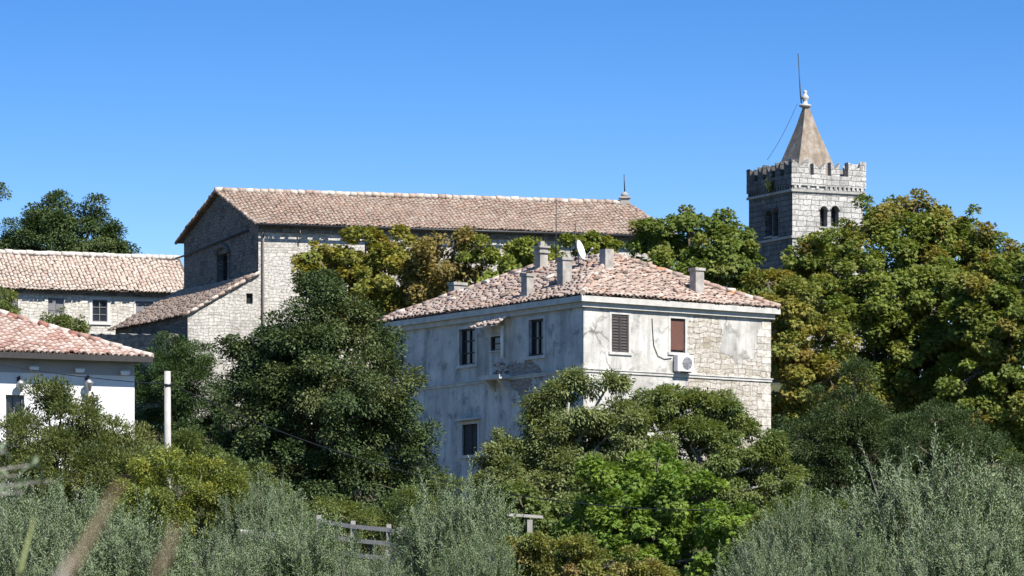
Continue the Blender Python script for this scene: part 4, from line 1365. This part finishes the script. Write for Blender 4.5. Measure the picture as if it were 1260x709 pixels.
def tree(name, label, cat, Y, blobpx, n_leaf, pal, kind='simple', L=0.1, aspect=0.6, rc=0.55, dens=1.3, mat='leaf', bark='bark',
         basex=None, r0=0.18, group=None, autumn=None, droop=0.35, twig=0.5, interior=0.35, flat=0.7, jit=0.2, cjit=0.16, loose=0.0, basey=None, fine=0.012):
    """blobpx: ellipses (x, y, rx, ry[, dY]) seen in the photograph, placed at distance Y with real depth"""
    blobs = []
    for b in blobpx:
        x, y, rx, ry = b[:4]; dY = b[4] if len(b) > 4 else random.uniform(-0.8, 0.8)
        Yb = Y + dY; s = Yb / F
        c = np.array(tuple(P(x, y, Yb)))
        blobs.append((c, np.array([rx * s, (rx + ry) / 2 * s * 0.95, ry * s])))
    cen = np.mean([b[0] for b in blobs], 0)
    bx = P(basex, 0, Y).x if basex is not None else cen[0]
    base = gpt(bx, Y)
    root = thing(name, label, cat, base, group)
    cs, od = clumps_in(blobs, dens, interior, jit)
    skeleton(root, base, blobs, cs, r0, M[bark], twig, fine=fine)
    nc = len(cs)
    rcs = rc * rng.uniform(0.65, 1.3, nc)
    w = rcs ** 2; cnt = np.maximum(3, (n_leaf * w / w.sum()).astype(int))
    idx = np.repeat(np.arange(nc), cnt); n = len(idx)
    d = rdir(n); d[:, 2] += 0.25; d = unit(d)
    rad = rng.random(n) ** (0.45) * (1 + loose * rng.normal(0, .5, n).clip(-1, 2))
    pos = cs[idx] + d * rad[:, None] * rcs[idx][:, None] * np.array([1, 1, flat])
    ax = unit(d * 0.8 + od[idx] * 0.5 + rdir(n) * 0.6 + np.array([0, 0, -droop]))
    nr = unit(np.array([0, 0, 0.75]) + od[idx] * 0.45 + rdir(n) * 0.55)
    # leaf colours: every clump leans to its own shade of the palette
    pc = np.array([c for _, c in pal]); pw = np.array([q for q, _ in pal], float); pw /= pw.sum()
    cc = pc[rng.choice(len(pc), nc, p=pw)]
    if autumn is not None:
        acol, z0, z1, amt = autumn
        k = np.clip((cs[:, 2] - z0) / (z1 - z0), 0, 1) * amt * rng.uniform(0.2, 1.2, nc)
        cc = np.where((rng.random(nc) < k)[:, None], np.array(acol[0]) + rng.random((nc, 1)) * (np.array(acol[1]) - np.array(acol[0])), cc)
    lc = 0.55 * cc[idx] + 0.45 * pc[rng.choice(len(pc), n, p=pw)] * 1.0
    lc = lc * 1.3 * (1 + rng.normal(0, cjit, (n, 1))).clip(0.5, 1.6)
    Ls = L * rng.uniform(0.7, 1.3, n)
    if kind == 'palmate': pos, ax, nr, Ls, lc = palmate(pos, ax, nr, Ls, lc)
    elif kind == 'pinnate': pos, ax, nr, Ls, lc = pinnate(pos, ax, nr, Ls, lc)
    leaf_mesh('crown', pos, ax, nr, Ls, Ls * aspect, lc, M[mat], root)
    return root

DARK = [(4, (0.040, 0.066, 0.022)), (2, (0.054, 0.082, 0.027)), (1.3, (0.078, 0.10, 0.035)), (.5, (0.11, 0.13, 0.045))]
CHEST = [(4, (0.125, 0.165, 0.030)), (3, (0.155, 0.185, 0.036)), (2, (0.09, 0.13, 0.027)), (1.5, (0.20, 0.20, 0.042)), (.4, (0.22, 0.16, 0.04))]
GOLD = [(4, (0.21, 0.195, 0.032)), (3, (0.165, 0.175, 0.033)), (.8, (0.21, 0.155, 0.035)), (2, (0.12, 0.145, 0.028)), (1, (0.26, 0.23, 0.045))]
BROWN = [(3, (0.19, 0.15, 0.045)), (2, (0.23, 0.19, 0.05)), (2, (0.14, 0.14, 0.036)), (1, (0.17, 0.105, 0.04))]
LIME = [(3, (0.19, 0.22, 0.038)), (3, (0.14, 0.18, 0.033)), (1.5, (0.23, 0.23, 0.05)), (1, (0.095, 0.13, 0.03))]
WALNUT = [(4, (0.12, 0.15, 0.055)), (3, (0.15, 0.175, 0.07)), (2, (0.085, 0.112, 0.04)), (1, (0.19, 0.21, 0.09))]
BRIGHT = [(4, (0.13, 0.205, 0.03)), (3, (0.10, 0.165, 0.026)), (2, (0.17, 0.23, 0.04)), (1, (0.075, 0.12, 0.023))]
MAQUIS = [(3, (0.095, 0.125, 0.037)), (2, (0.125, 0.15, 0.042)), (2, (0.065, 0.092, 0.03)), (1, (0.18, 0.195, 0.05))]
YEW = [(4, (0.034, 0.055, 0.018)), (2, (0.047, 0.070, 0.023)), (1, (0.075, 0.096, 0.032))]
VINE = [(3, (0.16, 0.175, 0.042)), (2, (0.20, 0.17, 0.06)), (2, (0.11, 0.135, 0.036)), (.5, (0.19, 0.115, 0.055))]
AUT = ((0.235, 0.185, 0.036), (0.20, 0.13, 0.036))
PALM = dict(kind='palmate', aspect=0.42)

# behind the roofs
tree('oak_tree', 'dark round oak rising behind the faded roof of the stone building', 'tree', 262,
     [(70, 272, 36, 28), (105, 287, 40, 32), (35, 294, 30, 26), (85, 302, 60, 36), (130, 300, 28, 26), (20, 302, 20, 16), (75, 255, 20, 14), (120, 268, 20, 14)], 52000, DARK, L=0.15, rc=0.7, dens=1.0, mat='leafdark', r0=0.3, jit=0.25)
tree('oak_tree', 'dark tree of which only a twig shows at the left edge of the sky', 'tree', 240,
     [(-38, 240, 34, 30), (-60, 270, 48, 40), (-6, 233, 9, 6)], 7000, DARK, L=0.14, rc=0.5, dens=0.8, mat='leafdark', r0=0.25)
# in front of the church
tree('chestnut_tree', 'golden green chestnut in front of the church wall, leftmost of the autumn trees', 'tree', 212,
     [(450, 302, 46, 26), (408, 328, 34, 30), (470, 342, 48, 36), (420, 372, 42, 36), (488, 312, 30, 28), (455, 385, 44, 28), (390, 316, 20, 16), (500, 360, 36, 34), (512, 330, 30, 36), (385, 345, 22, 26)], 25000, GOLD, L=0.15, rc=0.5, dens=1.1, r0=0.2, twig=0.7, jit=0.28, **PALM)
tree('chestnut_tree', 'thin browning chestnut with see-through crown before the church', 'tree', 211,
     [(545, 315, 34, 30), (520, 348, 34, 34), (578, 330, 30, 34), (545, 372, 46, 32), (590, 355, 28, 28), (505, 382, 28, 24), (560, 297, 24, 14), (530, 295, 22, 12), (600, 385, 30, 20)], 13500, BROWN, L=0.14, rc=0.5, dens=1.2, r0=0.16, twig=1.0, jit=0.3, loose=0.3, fine=0.018, **PALM)
tree('chestnut_tree', 'small yellow green tree between the church wall and the tallest chimney', 'tree', 210,
     [(625, 316, 28, 20), (655, 310, 24, 16), (605, 340, 26, 26), (640, 332, 28, 22), (590, 308, 22, 16), (672, 325, 22, 18)], 9500, LIME, L=0.14, rc=0.42, dens=1.3, r0=0.13, twig=1.0, jit=0.25, fine=0.015, loose=.2, **PALM)
tree('shrub', 'low green bush top showing behind the dish and the church eave', 'shrub', 208,
     [(700, 307, 20, 15), (730, 303, 28, 13), (755, 312, 14, 14)], 4200, LIME, L=0.13, rc=0.38, dens=1.5, r0=0.1, jit=0.25, **PALM)
# right of the house
tree('chestnut_tree', 'green chestnut between the church roof and the tower', 'tree', 206,
     [(850, 292, 48, 36), (820, 320, 42, 36), (890, 315, 44, 36), (925, 350, 34, 28), (800, 290, 26, 22), (865, 345, 60, 34), (905, 298, 24, 20), (845, 268, 24, 16)], 27000, [(4, (0.11, 0.15, 0.028)), (3, (0.135, 0.175, 0.034)), (2, (0.08, 0.12, 0.026)), (1, (0.18, 0.185, 0.04))], L=0.15, rc=0.52, dens=1.2, r0=0.25, jit=0.25, **PALM)
tree('chestnut_tree', 'huge chestnut with browning top beside the tower', 'tree', 214,
     [(1110, 288, 70, 38), (1048, 322, 54, 38, -1), (1165, 300, 58, 44), (1090, 360, 80, 60, -2), (1010, 350, 44, 50, -1), (1170, 375, 60, 60, -1.5), (1060, 425, 74, 60, -2.5), (1135, 440, 74, 60, -2), (1000, 318, 26, 24, -1), (1180, 470, 60, 60, -2), (1060, 500, 80, 60, -1), (1150, 520, 70, 60, -1), (1125, 260, 44, 14), (1195, 325, 44, 44, -1), (1205, 380, 40, 50, -1), (1085, 330, 100, 70, 0), (1150, 400, 90, 90, -1), (1098, 264, 22, 12), (1208, 328, 26, 26, -1)], 120000, CHEST, L=0.155, rc=0.6, dens=0.95, r0=0.38,
     autumn=(AUT, 22.0, 25.3, 0.85), jit=0.27, twig=0.5, fine=0.016, **PALM)
tree('chestnut_tree', 'tall chestnut with russet patches at the right edge', 'tree', 209,
     [(1222, 346, 38, 34), (1275, 350, 60, 60), (1215, 400, 48, 50, -1), (1262, 440, 50, 60, -1.5), (1205, 470, 44, 50, -1), (1255, 510, 50, 46, -1.5), (1210, 540, 50, 46, -1), (1245, 400, 50, 60, -1), (1245, 575, 44, 44, -1), (1225, 365, 40, 44, -1)], 60000, CHEST, L=0.155, rc=0.56, dens=1.0, r0=0.3,
     autumn=(AUT, 19, 24, 0.5), jit=0.27, **PALM)
tree('chestnut_tree', 'yellowing chestnut with low boughs right behind the old house corner', 'tree', 203,
     [(975, 385, 36, 34), (965, 430, 34, 36), (985, 470, 36, 34), (965, 505, 26, 24), (1010, 430, 36, 44), (945, 355, 30, 26), (1030, 470, 40, 40)], 19000, [(3, (0.19, 0.19, 0.038)), (2, (0.13, 0.16, 0.033)), (2, (0.23, 0.195, 0.04)), (.7, (0.2, 0.135, 0.036))], L=0.15, rc=0.5, dens=1.2, r0=0.2, jit=0.25, **PALM)
# evergreens on the right
tree('yew_tree', 'dark conical evergreen under the big chestnut', 'tree', 180,
     [(1052, 478, 24, 32), (1040, 520, 46, 46), (1062, 560, 62, 50), (1010, 560, 46, 46), (1095, 560, 44, 44), (1030, 605, 70, 46), (1095, 610, 60, 42)], 100000, YEW, L=0.105, aspect=0.36, rc=0.5, dens=2.2, mat='leafdark', r0=0.2, droop=0.1, jit=0.2)
tree('yew_tree', 'broad dark evergreen right of the conical one', 'tree', 176,
     [(1150, 530, 40, 36), (1185, 552, 46, 40), (1130, 560, 44, 44), (1200, 585, 56, 46), (1150, 605, 60, 44), (1215, 625, 50, 40)], 78000, [(3, YEW[1][1]), (3, YEW[0][1]), (1.5, (0.06, 0.09, 0.034))], L=0.10, aspect=0.36, rc=0.5, dens=2.1, mat='leafdark', r0=0.2, droop=0.1, jit=0.2)
tree('shrub', 'dark undergrowth bush behind the right corner of the old house', 'shrub', 186,
     [(985, 545, 36, 34), (960, 585, 44, 40), (1000, 600, 50, 44)], 26000, YEW, L=0.12, aspect=0.5, rc=0.5, dens=1.8, mat='leafdark', r0=0.1)
# big dark tree
tree('hornbeam_tree', 'large dense dark green tree left of the old house', 'tree', 165,
     [(385, 395, 38, 50), (360, 440, 62, 56), (430, 440, 56, 60), (318, 455, 42, 48), (465, 490, 52, 56), (390, 520, 90, 70, -1), (305, 520, 46, 56), (480, 560, 54, 60), (350, 590, 84, 60, -1), (440, 605, 80, 56, -1), (290, 580, 44, 48), (400, 360, 22, 24), (297, 428, 22, 18), (515, 590, 28, 34), (410, 480, 70, 60, -2)], 190000,
     [(4, (0.036, 0.058, 0.020)), (3, (0.048, 0.071, 0.026)), (1.5, (0.074, 0.093, 0.033)), (.6, (0.11, 0.125, 0.043))], L=0.115, aspect=0.62, rc=0.6, dens=1.6, mat='leafdark', r0=0.3, jit=0.25, interior=.4)
tree('cypress_shrub', 'dark upright evergreen between the white house and the dark tree', 'shrub', 172,
     [(200, 447, 32, 32), (225, 470, 36, 42), (190, 485, 34, 42), (250, 500, 40, 40), (215, 525, 44, 44), (238, 440, 20, 26), (265, 545, 40, 44), (190, 540, 40, 44)], 85000, [(4, (0.03, 0.058, 0.018)), (2, (0.045, 0.075, 0.023)), (1, (0.07, 0.10, 0.032))], L=0.095, aspect=0.38, rc=0.45, dens=2.2, mat='leafdark', r0=0.15, droop=-0.2, jit=0.2)
tree('shrub', 'leafy bush against the stone building under its glazed window', 'shrub', 228,
     [(70, 388, 17, 12), (90, 400, 16, 12), (80, 420, 24, 22), (80, 450, 28, 26)], 9000, MAQUIS, L=0.13, aspect=0.6, rc=0.35, dens=2.5, r0=0.06)
tree('shrub', 'leafy bush at the left edge beneath the stone building', 'shrub', 227,
     [(2, 372, 20, 15), (18, 382, 14, 10), (4, 405, 24, 24), (4, 440, 28, 26)], 9000, MAQUIS, L=0.13, aspect=0.6, rc=0.35, dens=2.5, r0=0.06)
# in front of the house
tree('walnut_tree', 'broad walnut with grey twigs in front of the old house, reaching its string course', 'tree', 163,
     [(700, 502, 42, 26), (656, 538, 46, 30), (624, 578, 34, 34), (700, 560, 62, 46), (748, 478, 22, 12), (760, 535, 44, 36), (632, 612, 54, 40), (700, 575, 60, 50), (700, 615, 74, 46), (700, 470, 18, 9), (690, 488, 14, 12)], 95000, WALNUT, 'simple', L=0.14, aspect=0.46, rc=0.46, dens=1.5, bark='greybark', r0=0.2, twig=1.0, jit=0.36, loose=0.45, fine=0.022, droop=.55)
tree('walnut_tree', 'rounder walnut covering the right face of the old house below its string course', 'tree', 166,
     [(830, 503, 46, 26), (870, 520, 48, 34), (800, 535, 40, 36), (912, 548, 42, 32), (850, 560, 70, 42), (925, 585, 40, 38), (800, 585, 54, 44), (880, 610, 74, 46), (815, 490, 22, 12), (955, 605, 36, 36), (970, 640, 40, 36)], 120000, [(4, (0.105, 0.14, 0.04)), (3, (0.13, 0.16, 0.05)), (2, (0.08, 0.11, 0.034))], 'simple', L=0.13, aspect=0.48, rc=0.48, dens=1.5, bark='greybark', r0=0.2, twig=0.8, jit=0.25, droop=.55)
tree('maple_tree', 'bright fresh green young maple at the bottom centre', 'tree', 126,
     [(810, 578, 36, 26), (760, 605, 44, 34), (840, 618, 50, 36), (790, 655, 60, 46), (880, 655, 50, 40), (730, 645, 36, 36), (850, 695, 74, 48), (770, 705, 66, 44), (905, 695, 44, 38), (735, 580, 18, 14)], 34000, BRIGHT, L=0.11, rc=0.36, dens=2.2, r0=0.1, jit=0.25, **PALM)
tree('maple_tree', 'dull green sapling left of the bright maple, beneath the broad walnut', 'tree', 132,
     [(640, 625, 44, 34), (690, 640, 44, 36), (600, 640, 36, 34), (720, 610, 30, 26), (650, 670, 60, 40)], 15000, [(3, (0.10, 0.135, 0.034)), (2, (0.13, 0.16, 0.042)), (1, (0.075, 0.105, 0.03))], L=0.105, rc=0.36, dens=2.0, r0=0.08, jit=0.25, **PALM)
tree('vine_shrub', 'yellowish brown climbing vine around the timber post', 'shrub', 100,
     [(652, 664, 12, 22), (640, 692, 44, 26), (700, 692, 44, 32), (750, 702, 40, 28), (672, 718, 56, 34), (605, 715, 36, 26), (800, 718, 40, 22)], 30000, VINE, L=0.07, aspect=0.7, rc=0.26, dens=4.0, r0=0.05, jit=0.25)
# left foreground shrubs
tree('bay_shrub', 'tall olive green laurel bush in front of the white house', 'shrub', 119,
     [(90, 515, 30, 26), (60, 528, 42, 34), (115, 548, 50, 36), (28, 545, 42, 42), (80, 575, 64, 46), (150, 555, 40, 38), (120, 600, 60, 42), (20, 595, 50, 44), (0, 630, 50, 40), (70, 640, 50, 40), (160, 640, 40, 40), (55, 492, 16, 14), (175, 590, 40, 40), (72, 488, 10, 12)], 100000, [(3, (0.085, 0.108, 0.034)), (2, (0.12, 0.14, 0.042)), (2, (0.056, 0.08, 0.028)), (1, (0.17, 0.175, 0.058))], L=0.085, aspect=0.42, rc=0.42, dens=3.0, r0=0.1, droop=-0.35, jit=0.25, loose=.15)
tree('shrub', 'yellow green bush at the foot of the concrete pole', 'shrub', 113,
     [(248, 592, 36, 26), (215, 612, 36, 32), (278, 618, 36, 32), (188, 565, 26, 22), (240, 645, 56, 40), (165, 610, 30, 34), (300, 650, 40, 36)], 44000, [(3, (0.18, 0.20, 0.034)), (3, (0.115, 0.145, 0.034)), (2, (0.085, 0.11, 0.03)), (1, (0.25, 0.25, 0.05))], L=0.08, aspect=0.5, rc=0.36, dens=3.0, r0=0.08, jit=0.25, loose=.1)
tree('shrub', 'dull green bush behind the pole below the dark evergreen', 'shrub', 130,
     [(235, 565, 44, 26), (190, 580, 36, 30), (290, 605, 46, 38), (325, 625, 40, 30), (160, 570, 30, 26)], 40000, MAQUIS, L=0.085, aspect=0.5, rc=0.4, dens=2.6, r0=0.08, jit=0.25)
tree('shrub', 'shaded green thicket under the large dark tree behind the wooden fence', 'shrub', 140,
     [(400, 640, 50, 30), (460, 650, 50, 30), (350, 640, 40, 30), (520, 640, 44, 34), (560, 620, 30, 30)], 30000, MAQUIS, L=0.09, aspect=0.5, rc=0.42, dens=2.2, r0=0.08, jit=0.25)

tree('shrub', 'mid green bush among the olives right of the bright maple', 'shrub', 104,
     [(965, 640, 34, 30), (1000, 670, 40, 32), (940, 690, 34, 30), (1010, 630, 22, 22)], 22000, MAQUIS, L=0.075, aspect=0.45, rc=0.34, dens=2.8, r0=0.06, jit=0.3, loose=.15)
# olives
def olive_mesh(nbough, R, H, seed):
    """many upright boughs, each a bundle of long leafy shoots with gaps between"""
    r = np.random.default_rng(seed)
    d = unit(r.normal(size=(nbough, 3)))
    rad = np.where(r.random(nbough) < 0.35, r.uniform(0.25, 0.7, nbough), r.uniform(0.6, 1.12, nbough))
    bc = d * rad[:, None] * np.array([R, R, H * 0.44]) + np.array([0, 0, H * 0.50])
    bd = unit(d * np.array([0.35, 0.35, 0.2]) + np.array([0, 0, 1.0]) + r.normal(0, 0.22, (nbough, 3)))
    per = 13
    nshoot = nbough * per
    c = np.repeat(bc, per, 0) + r.normal(0, 0.085, (nshoot, 3)) * np.array([1, 1, 3.4])
    sd = unit(np.repeat(bd, per, 0) + r.normal(0, 0.24, (nshoot, 3)))
    Ls = r.uniform(0.3, 0.85, nshoot)
    shade = np.repeat(r.uniform(0.8, 1.25, nbough), per)
    k = 22
    t = (np.arange(k) + 0.5) / k
    pos = c[:, None] + sd[:, None] * (Ls[:, None] * t)[..., None]
    pos += np.array([0, 0, -0.10]) * (t ** 2)[None, :, None] * Ls[:, None, None]
    an = r.uniform(0, 6.28, (nshoot, 1)) + np.arange(k) * 2.4
    e1 = unit(np.cross(sd, r.normal(size=(nshoot, 3)))); e2 = np.cross(sd, e1)
    side = e1[:, None] * np.cos(an)[..., None] + e2[:, None] * np.sin(an)[..., None]
    ax = sd[:, None] * 0.8 + side * 0.7
    nr = np.cross(ax, np.cross(sd[:, None], side)) + r.normal(0, .35, pos.shape)
    n = nshoot * k
    pal = np.array([(0.088, 0.130, 0.050), (0.120, 0.165, 0.068), (0.064, 0.100, 0.035), (0.18, 0.225, 0.11)]) * np.array([(1, 1, 1), (0.95, 1.05, 0.75), (1.1, 1.08, 1.1)][seed % 3])
    col = pal[r.choice(4, nshoot, p=(.4, .3, .2, .1))][:, None] * r.uniform(0.75, 1.3, (nshoot, k, 1)) * shade[:, None, None]
    return pos.reshape(n, 3), ax.reshape(n, 3), nr.reshape(n, 3), r.uniform(0.075, 0.125, n), col.reshape(n, 3), c, sd, Ls

protos = []
OL = [  # photo x, top y, distance, width factor, label
    (562, 592, 101, 0.85, 'rounded silver green olive at bottom centre, left of the vine post'),
    (30, 630, 90, 1.0, 'olive at the bottom left corner behind the grass stalks'),
    (150, 625, 93, 1.0, 'olive between the left corner and the yellow green bush'),
    (250, 655, 95, 0.9, 'olive just below the yellow green bush'),
    (375, 640, 97, 1.0, 'olive in front of the pale dry stone wall'),
    (330, 592, 112, 0.8, 'small olive rising above the pale dry stone wall'),
    (992, 612, 101, 0.8, 'olive between the bright maple and the dark evergreens'),
    (1135, 560, 96, 1.0, 'tall olive with upright shoots before the dark evergreens'),
    (1055, 655, 92, 0.7, 'low olive in the dip between the two taller ones at bottom right'),
    (1235, 580, 98, 1.05, 'olive cut by the right edge of the picture'),
    (935, 665, 88, 0.8, 'small olive at the bottom beside the bright maple'),
    (1185, 640, 88, 1.0, 'nearest olive in the bottom right corner'),
    (90, 600, 106, 0.9, 'olive below the laurel bush'),
    (450, 682, 92, 0.7, 'low olive shoots in front of the wooden fence'),
    (320, 640, 99, 0.75, 'olive whose shoots half hide the pale dry stone wall'),
    (-15, 585, 103, 1.0, 'olive cut by the left edge under the white house'),
    (590, 660, 95, 0.7, 'low olive beside the rounded one at bottom centre'),
]
for i, (x, y, Y, w, lab) in enumerate(OL):
    top = P(x, y, Y); b = gpt(top.x, Y)
    Ht = top.z - b.z
    root = thing('olive_tree', lab, 'olive tree', b, 'olive trees across the foreground slope')
    k = i % 3 if i < 3 else random.randrange(3)
    if i < 3:
        H, R = 4.0, 1.75
        pos, ax, nr, Ls, col, c, sd, SL = olive_mesh(300, R, H * 0.97, 11 + i)
        root.location = (0, 0, 0)
        crown = leaf_mesh('crown', pos, ax, nr, Ls, Ls * 0.25, col, M['oliveleaf'], root, 0.1)
        m = MB()
        m.tube([V((0, 0, -0.3)), V((.05, .03, .5)), V((-.06, 0, 1.1))], [0.16, 0.13, 0.11], 8)
        for q in range(9):
            a = q * 0.7 + i; e = V((math.cos(a) * R * .6, math.sin(a) * R * .6, H * random.uniform(.5, .8)))
            m.tube(bez(V((-.05, 0, random.uniform(.6, 1.1))), e, 0.3, 5), [0.07, 0.055, 0.04, 0.03, 0.015], 6)
        for q in random.sample(range(len(c)), 900):
            m.tube([V((c[q] * 0.85).tolist()), V((c[q] + sd[q] * SL[q]).tolist())], [0.006, 0.003], 3, 0, False)
        trunk = m.build('trunk', M['greybark'], root)
        protos.append((trunk, crown))
        root.location = b
    else:
        for src in protos[k]:
            o = src.copy(); COL.objects.link(o); o.parent = root
    s = Ht / 4.3
    root.scale = (w * random.uniform(.95, 1.05) * max(s, 0.75), w * max(s, 0.75), s)
    root.rotation_euler = (0, 0, random.uniform(0, 6.28))

# near olive at the very left: only one bough reaches into the picture
def near_olive():
    Y = 14.0; b = gpt(-3.1, Y)
    root = thing('olive_tree', 'blurred near olive bough at the left edge beside the laurel bush', 'olive tree', b)
    m = MB()
    m.tube([b - UP * .2, b + V((.05, 0, .8)), b + V((.2, 0, 1.7))], [0.09, 0.08, 0.06], 10)
    tips = [(62, 592), (40, 572), (28, 606), (8, 556), (22, 585), (-30, 560), (-60, 600), (-50, 540)]
    ps, axs, nrs, Ls = [], [], [], []
    for (x, y) in tips:
        e = P(x, y, Y - random.uniform(0, .3))
        pts = bez(b + V((.2, 0, 1.7)), e, 0.22, 8)
        m.tube(pts, [0.011 * (1 - .12 * k) for k in range(8)], 6)
        for k in range(44):
            t = 0.45 + 0.55 * k / 43
            p = pts[0] * (1 - t) ** 2 + ((pts[0] + e) / 2 + UP * .22) * 2 * t * (1 - t) + e * t * t
            d = (e - pts[-3]).normalized()
            a = d * .6 + V(rdir(1)[0].tolist()) * .7
            ps.append(tuple(p)); axs.append(tuple(a)); nrs.append(tuple(V((0, 0, .6)) + V(rdir(1)[0].tolist()) * .6)); Ls.append(random.uniform(.045, .075))
    m.build('trunk', M['greybark'], root)
    n = len(ps)
    col = np.array([(0.13, 0.16, 0.10)]) * rng.uniform(0.7, 1.4, (n, 1))
    leaf_mesh('crown', np.array(ps), np.array(axs), np.array(nrs), np.array(Ls), np.array(Ls) * .24, col, M['oliveleaf'], root)
near_olive()

# grass stalks close to the lens
def stalk(label, x0, y0, x1, y1, Y, rad, mat, headmat=None):
    top = P(x1, y1, Y); low = P(x0, y0, Y)
    b = gpt(low.x + (low.x - top.x) * 1.2, Y)
    root = thing('grass_stalk', label, 'grass stalk', b, 'dry grass stalks close to the camera')
    m = MB()
    pts = [b, b.lerp(low, .5) + V((0.03, 0, 0)), low]
    m.tube(pts, [0.004, 0.0035, 0.003], 6); m.build('stem', M['straw'], root)
    m = MB()
    dd = top - low
    m.tube([low + dd * t for t in (0, .15, .5, .85, 1)], [rad * .5, rad, rad * .9, rad * .55, rad * .2], 8)
    for k in range(60):
        t = random.random(); p = low + dd * t; q = V(rdir(1)[0].tolist()) * rad * 1.3 + dd.normalized() * rad * 2.2
        m.tube([p, p + q], [rad * .28, rad * .05], 4, 0, False)
    m.build('seed_head', M[mat], root)
stalk('blurred brown grass seed head, largest, at bottom left', 78, 716, 145, 600, 4.2, 0.0045, 'straw')
stalk('pale cream tip of a grass stalk at the bottom edge below the largest seed head', 70, 722, 92, 690, 4.6, 0.0065, 'palestraw')
stalk('faint blurred brown seed head right of the largest one', 190, 716, 216, 652, 4.0, 0.0038, 'straw')
stalk('thin sharp straw coloured blade near the left corner', 22, 712, 41, 640, 11, 0.006, 'greenstraw')

# small weeds on the masonry
def weed(label, x, y, Y, r, n, pal=MAQUIS):
    c = np.array(tuple(P(x, y, Y)))
    pos = c + rng.normal(0, 0.38, (n, 3)) * np.array([r, r * .5, r])
    o = leaf_mesh('weed', pos, rdir(n) + np.array([0, -.3, .3]), rdir(n) + np.array([0, -.3, .6]), 0.10, 0.05, np.array([pal[k][1] for k in rng.integers(0, len(pal), n)]), M['leaf'], None)
    tag(o, label, 'weed')
weed('dark tuft of weeds growing on the shaded side of the bell tower parapet', 949, 229, 246.6, 0.5, 500, DARK)
weed('green tuft hanging from the cornice of the old house', 787, 366, 182.3, 0.22, 220)

# rough grass over the slope
def rough_grass():
    n = 90000
    x = rng.uniform(-22, 22, n); y = rng.uniform(62, 205, n)
    x = x * (y / 150)
    z = zg(x, y)
    pos = np.stack([x, y, z - .02], 1)
    ax = np.array([0, 0, 1.0]) + rng.normal(0, .45, (n, 3))
    nr = rdir(n)
    pal = np.array([(0.07, 0.095, 0.03), (0.11, 0.12, 0.045), (0.17, 0.14, 0.07), (0.05, 0.07, 0.025)])
    col = pal[rng.choice(4, n)] * rng.uniform(.7, 1.3, (n, 1))
    o = leaf_mesh('rough_grass', pos, ax, nr, rng.uniform(.15, .5, n), rng.uniform(.02, .05, n), col, M['leaf'], None)
    tag(o, kind='stuff')
rough_grass()
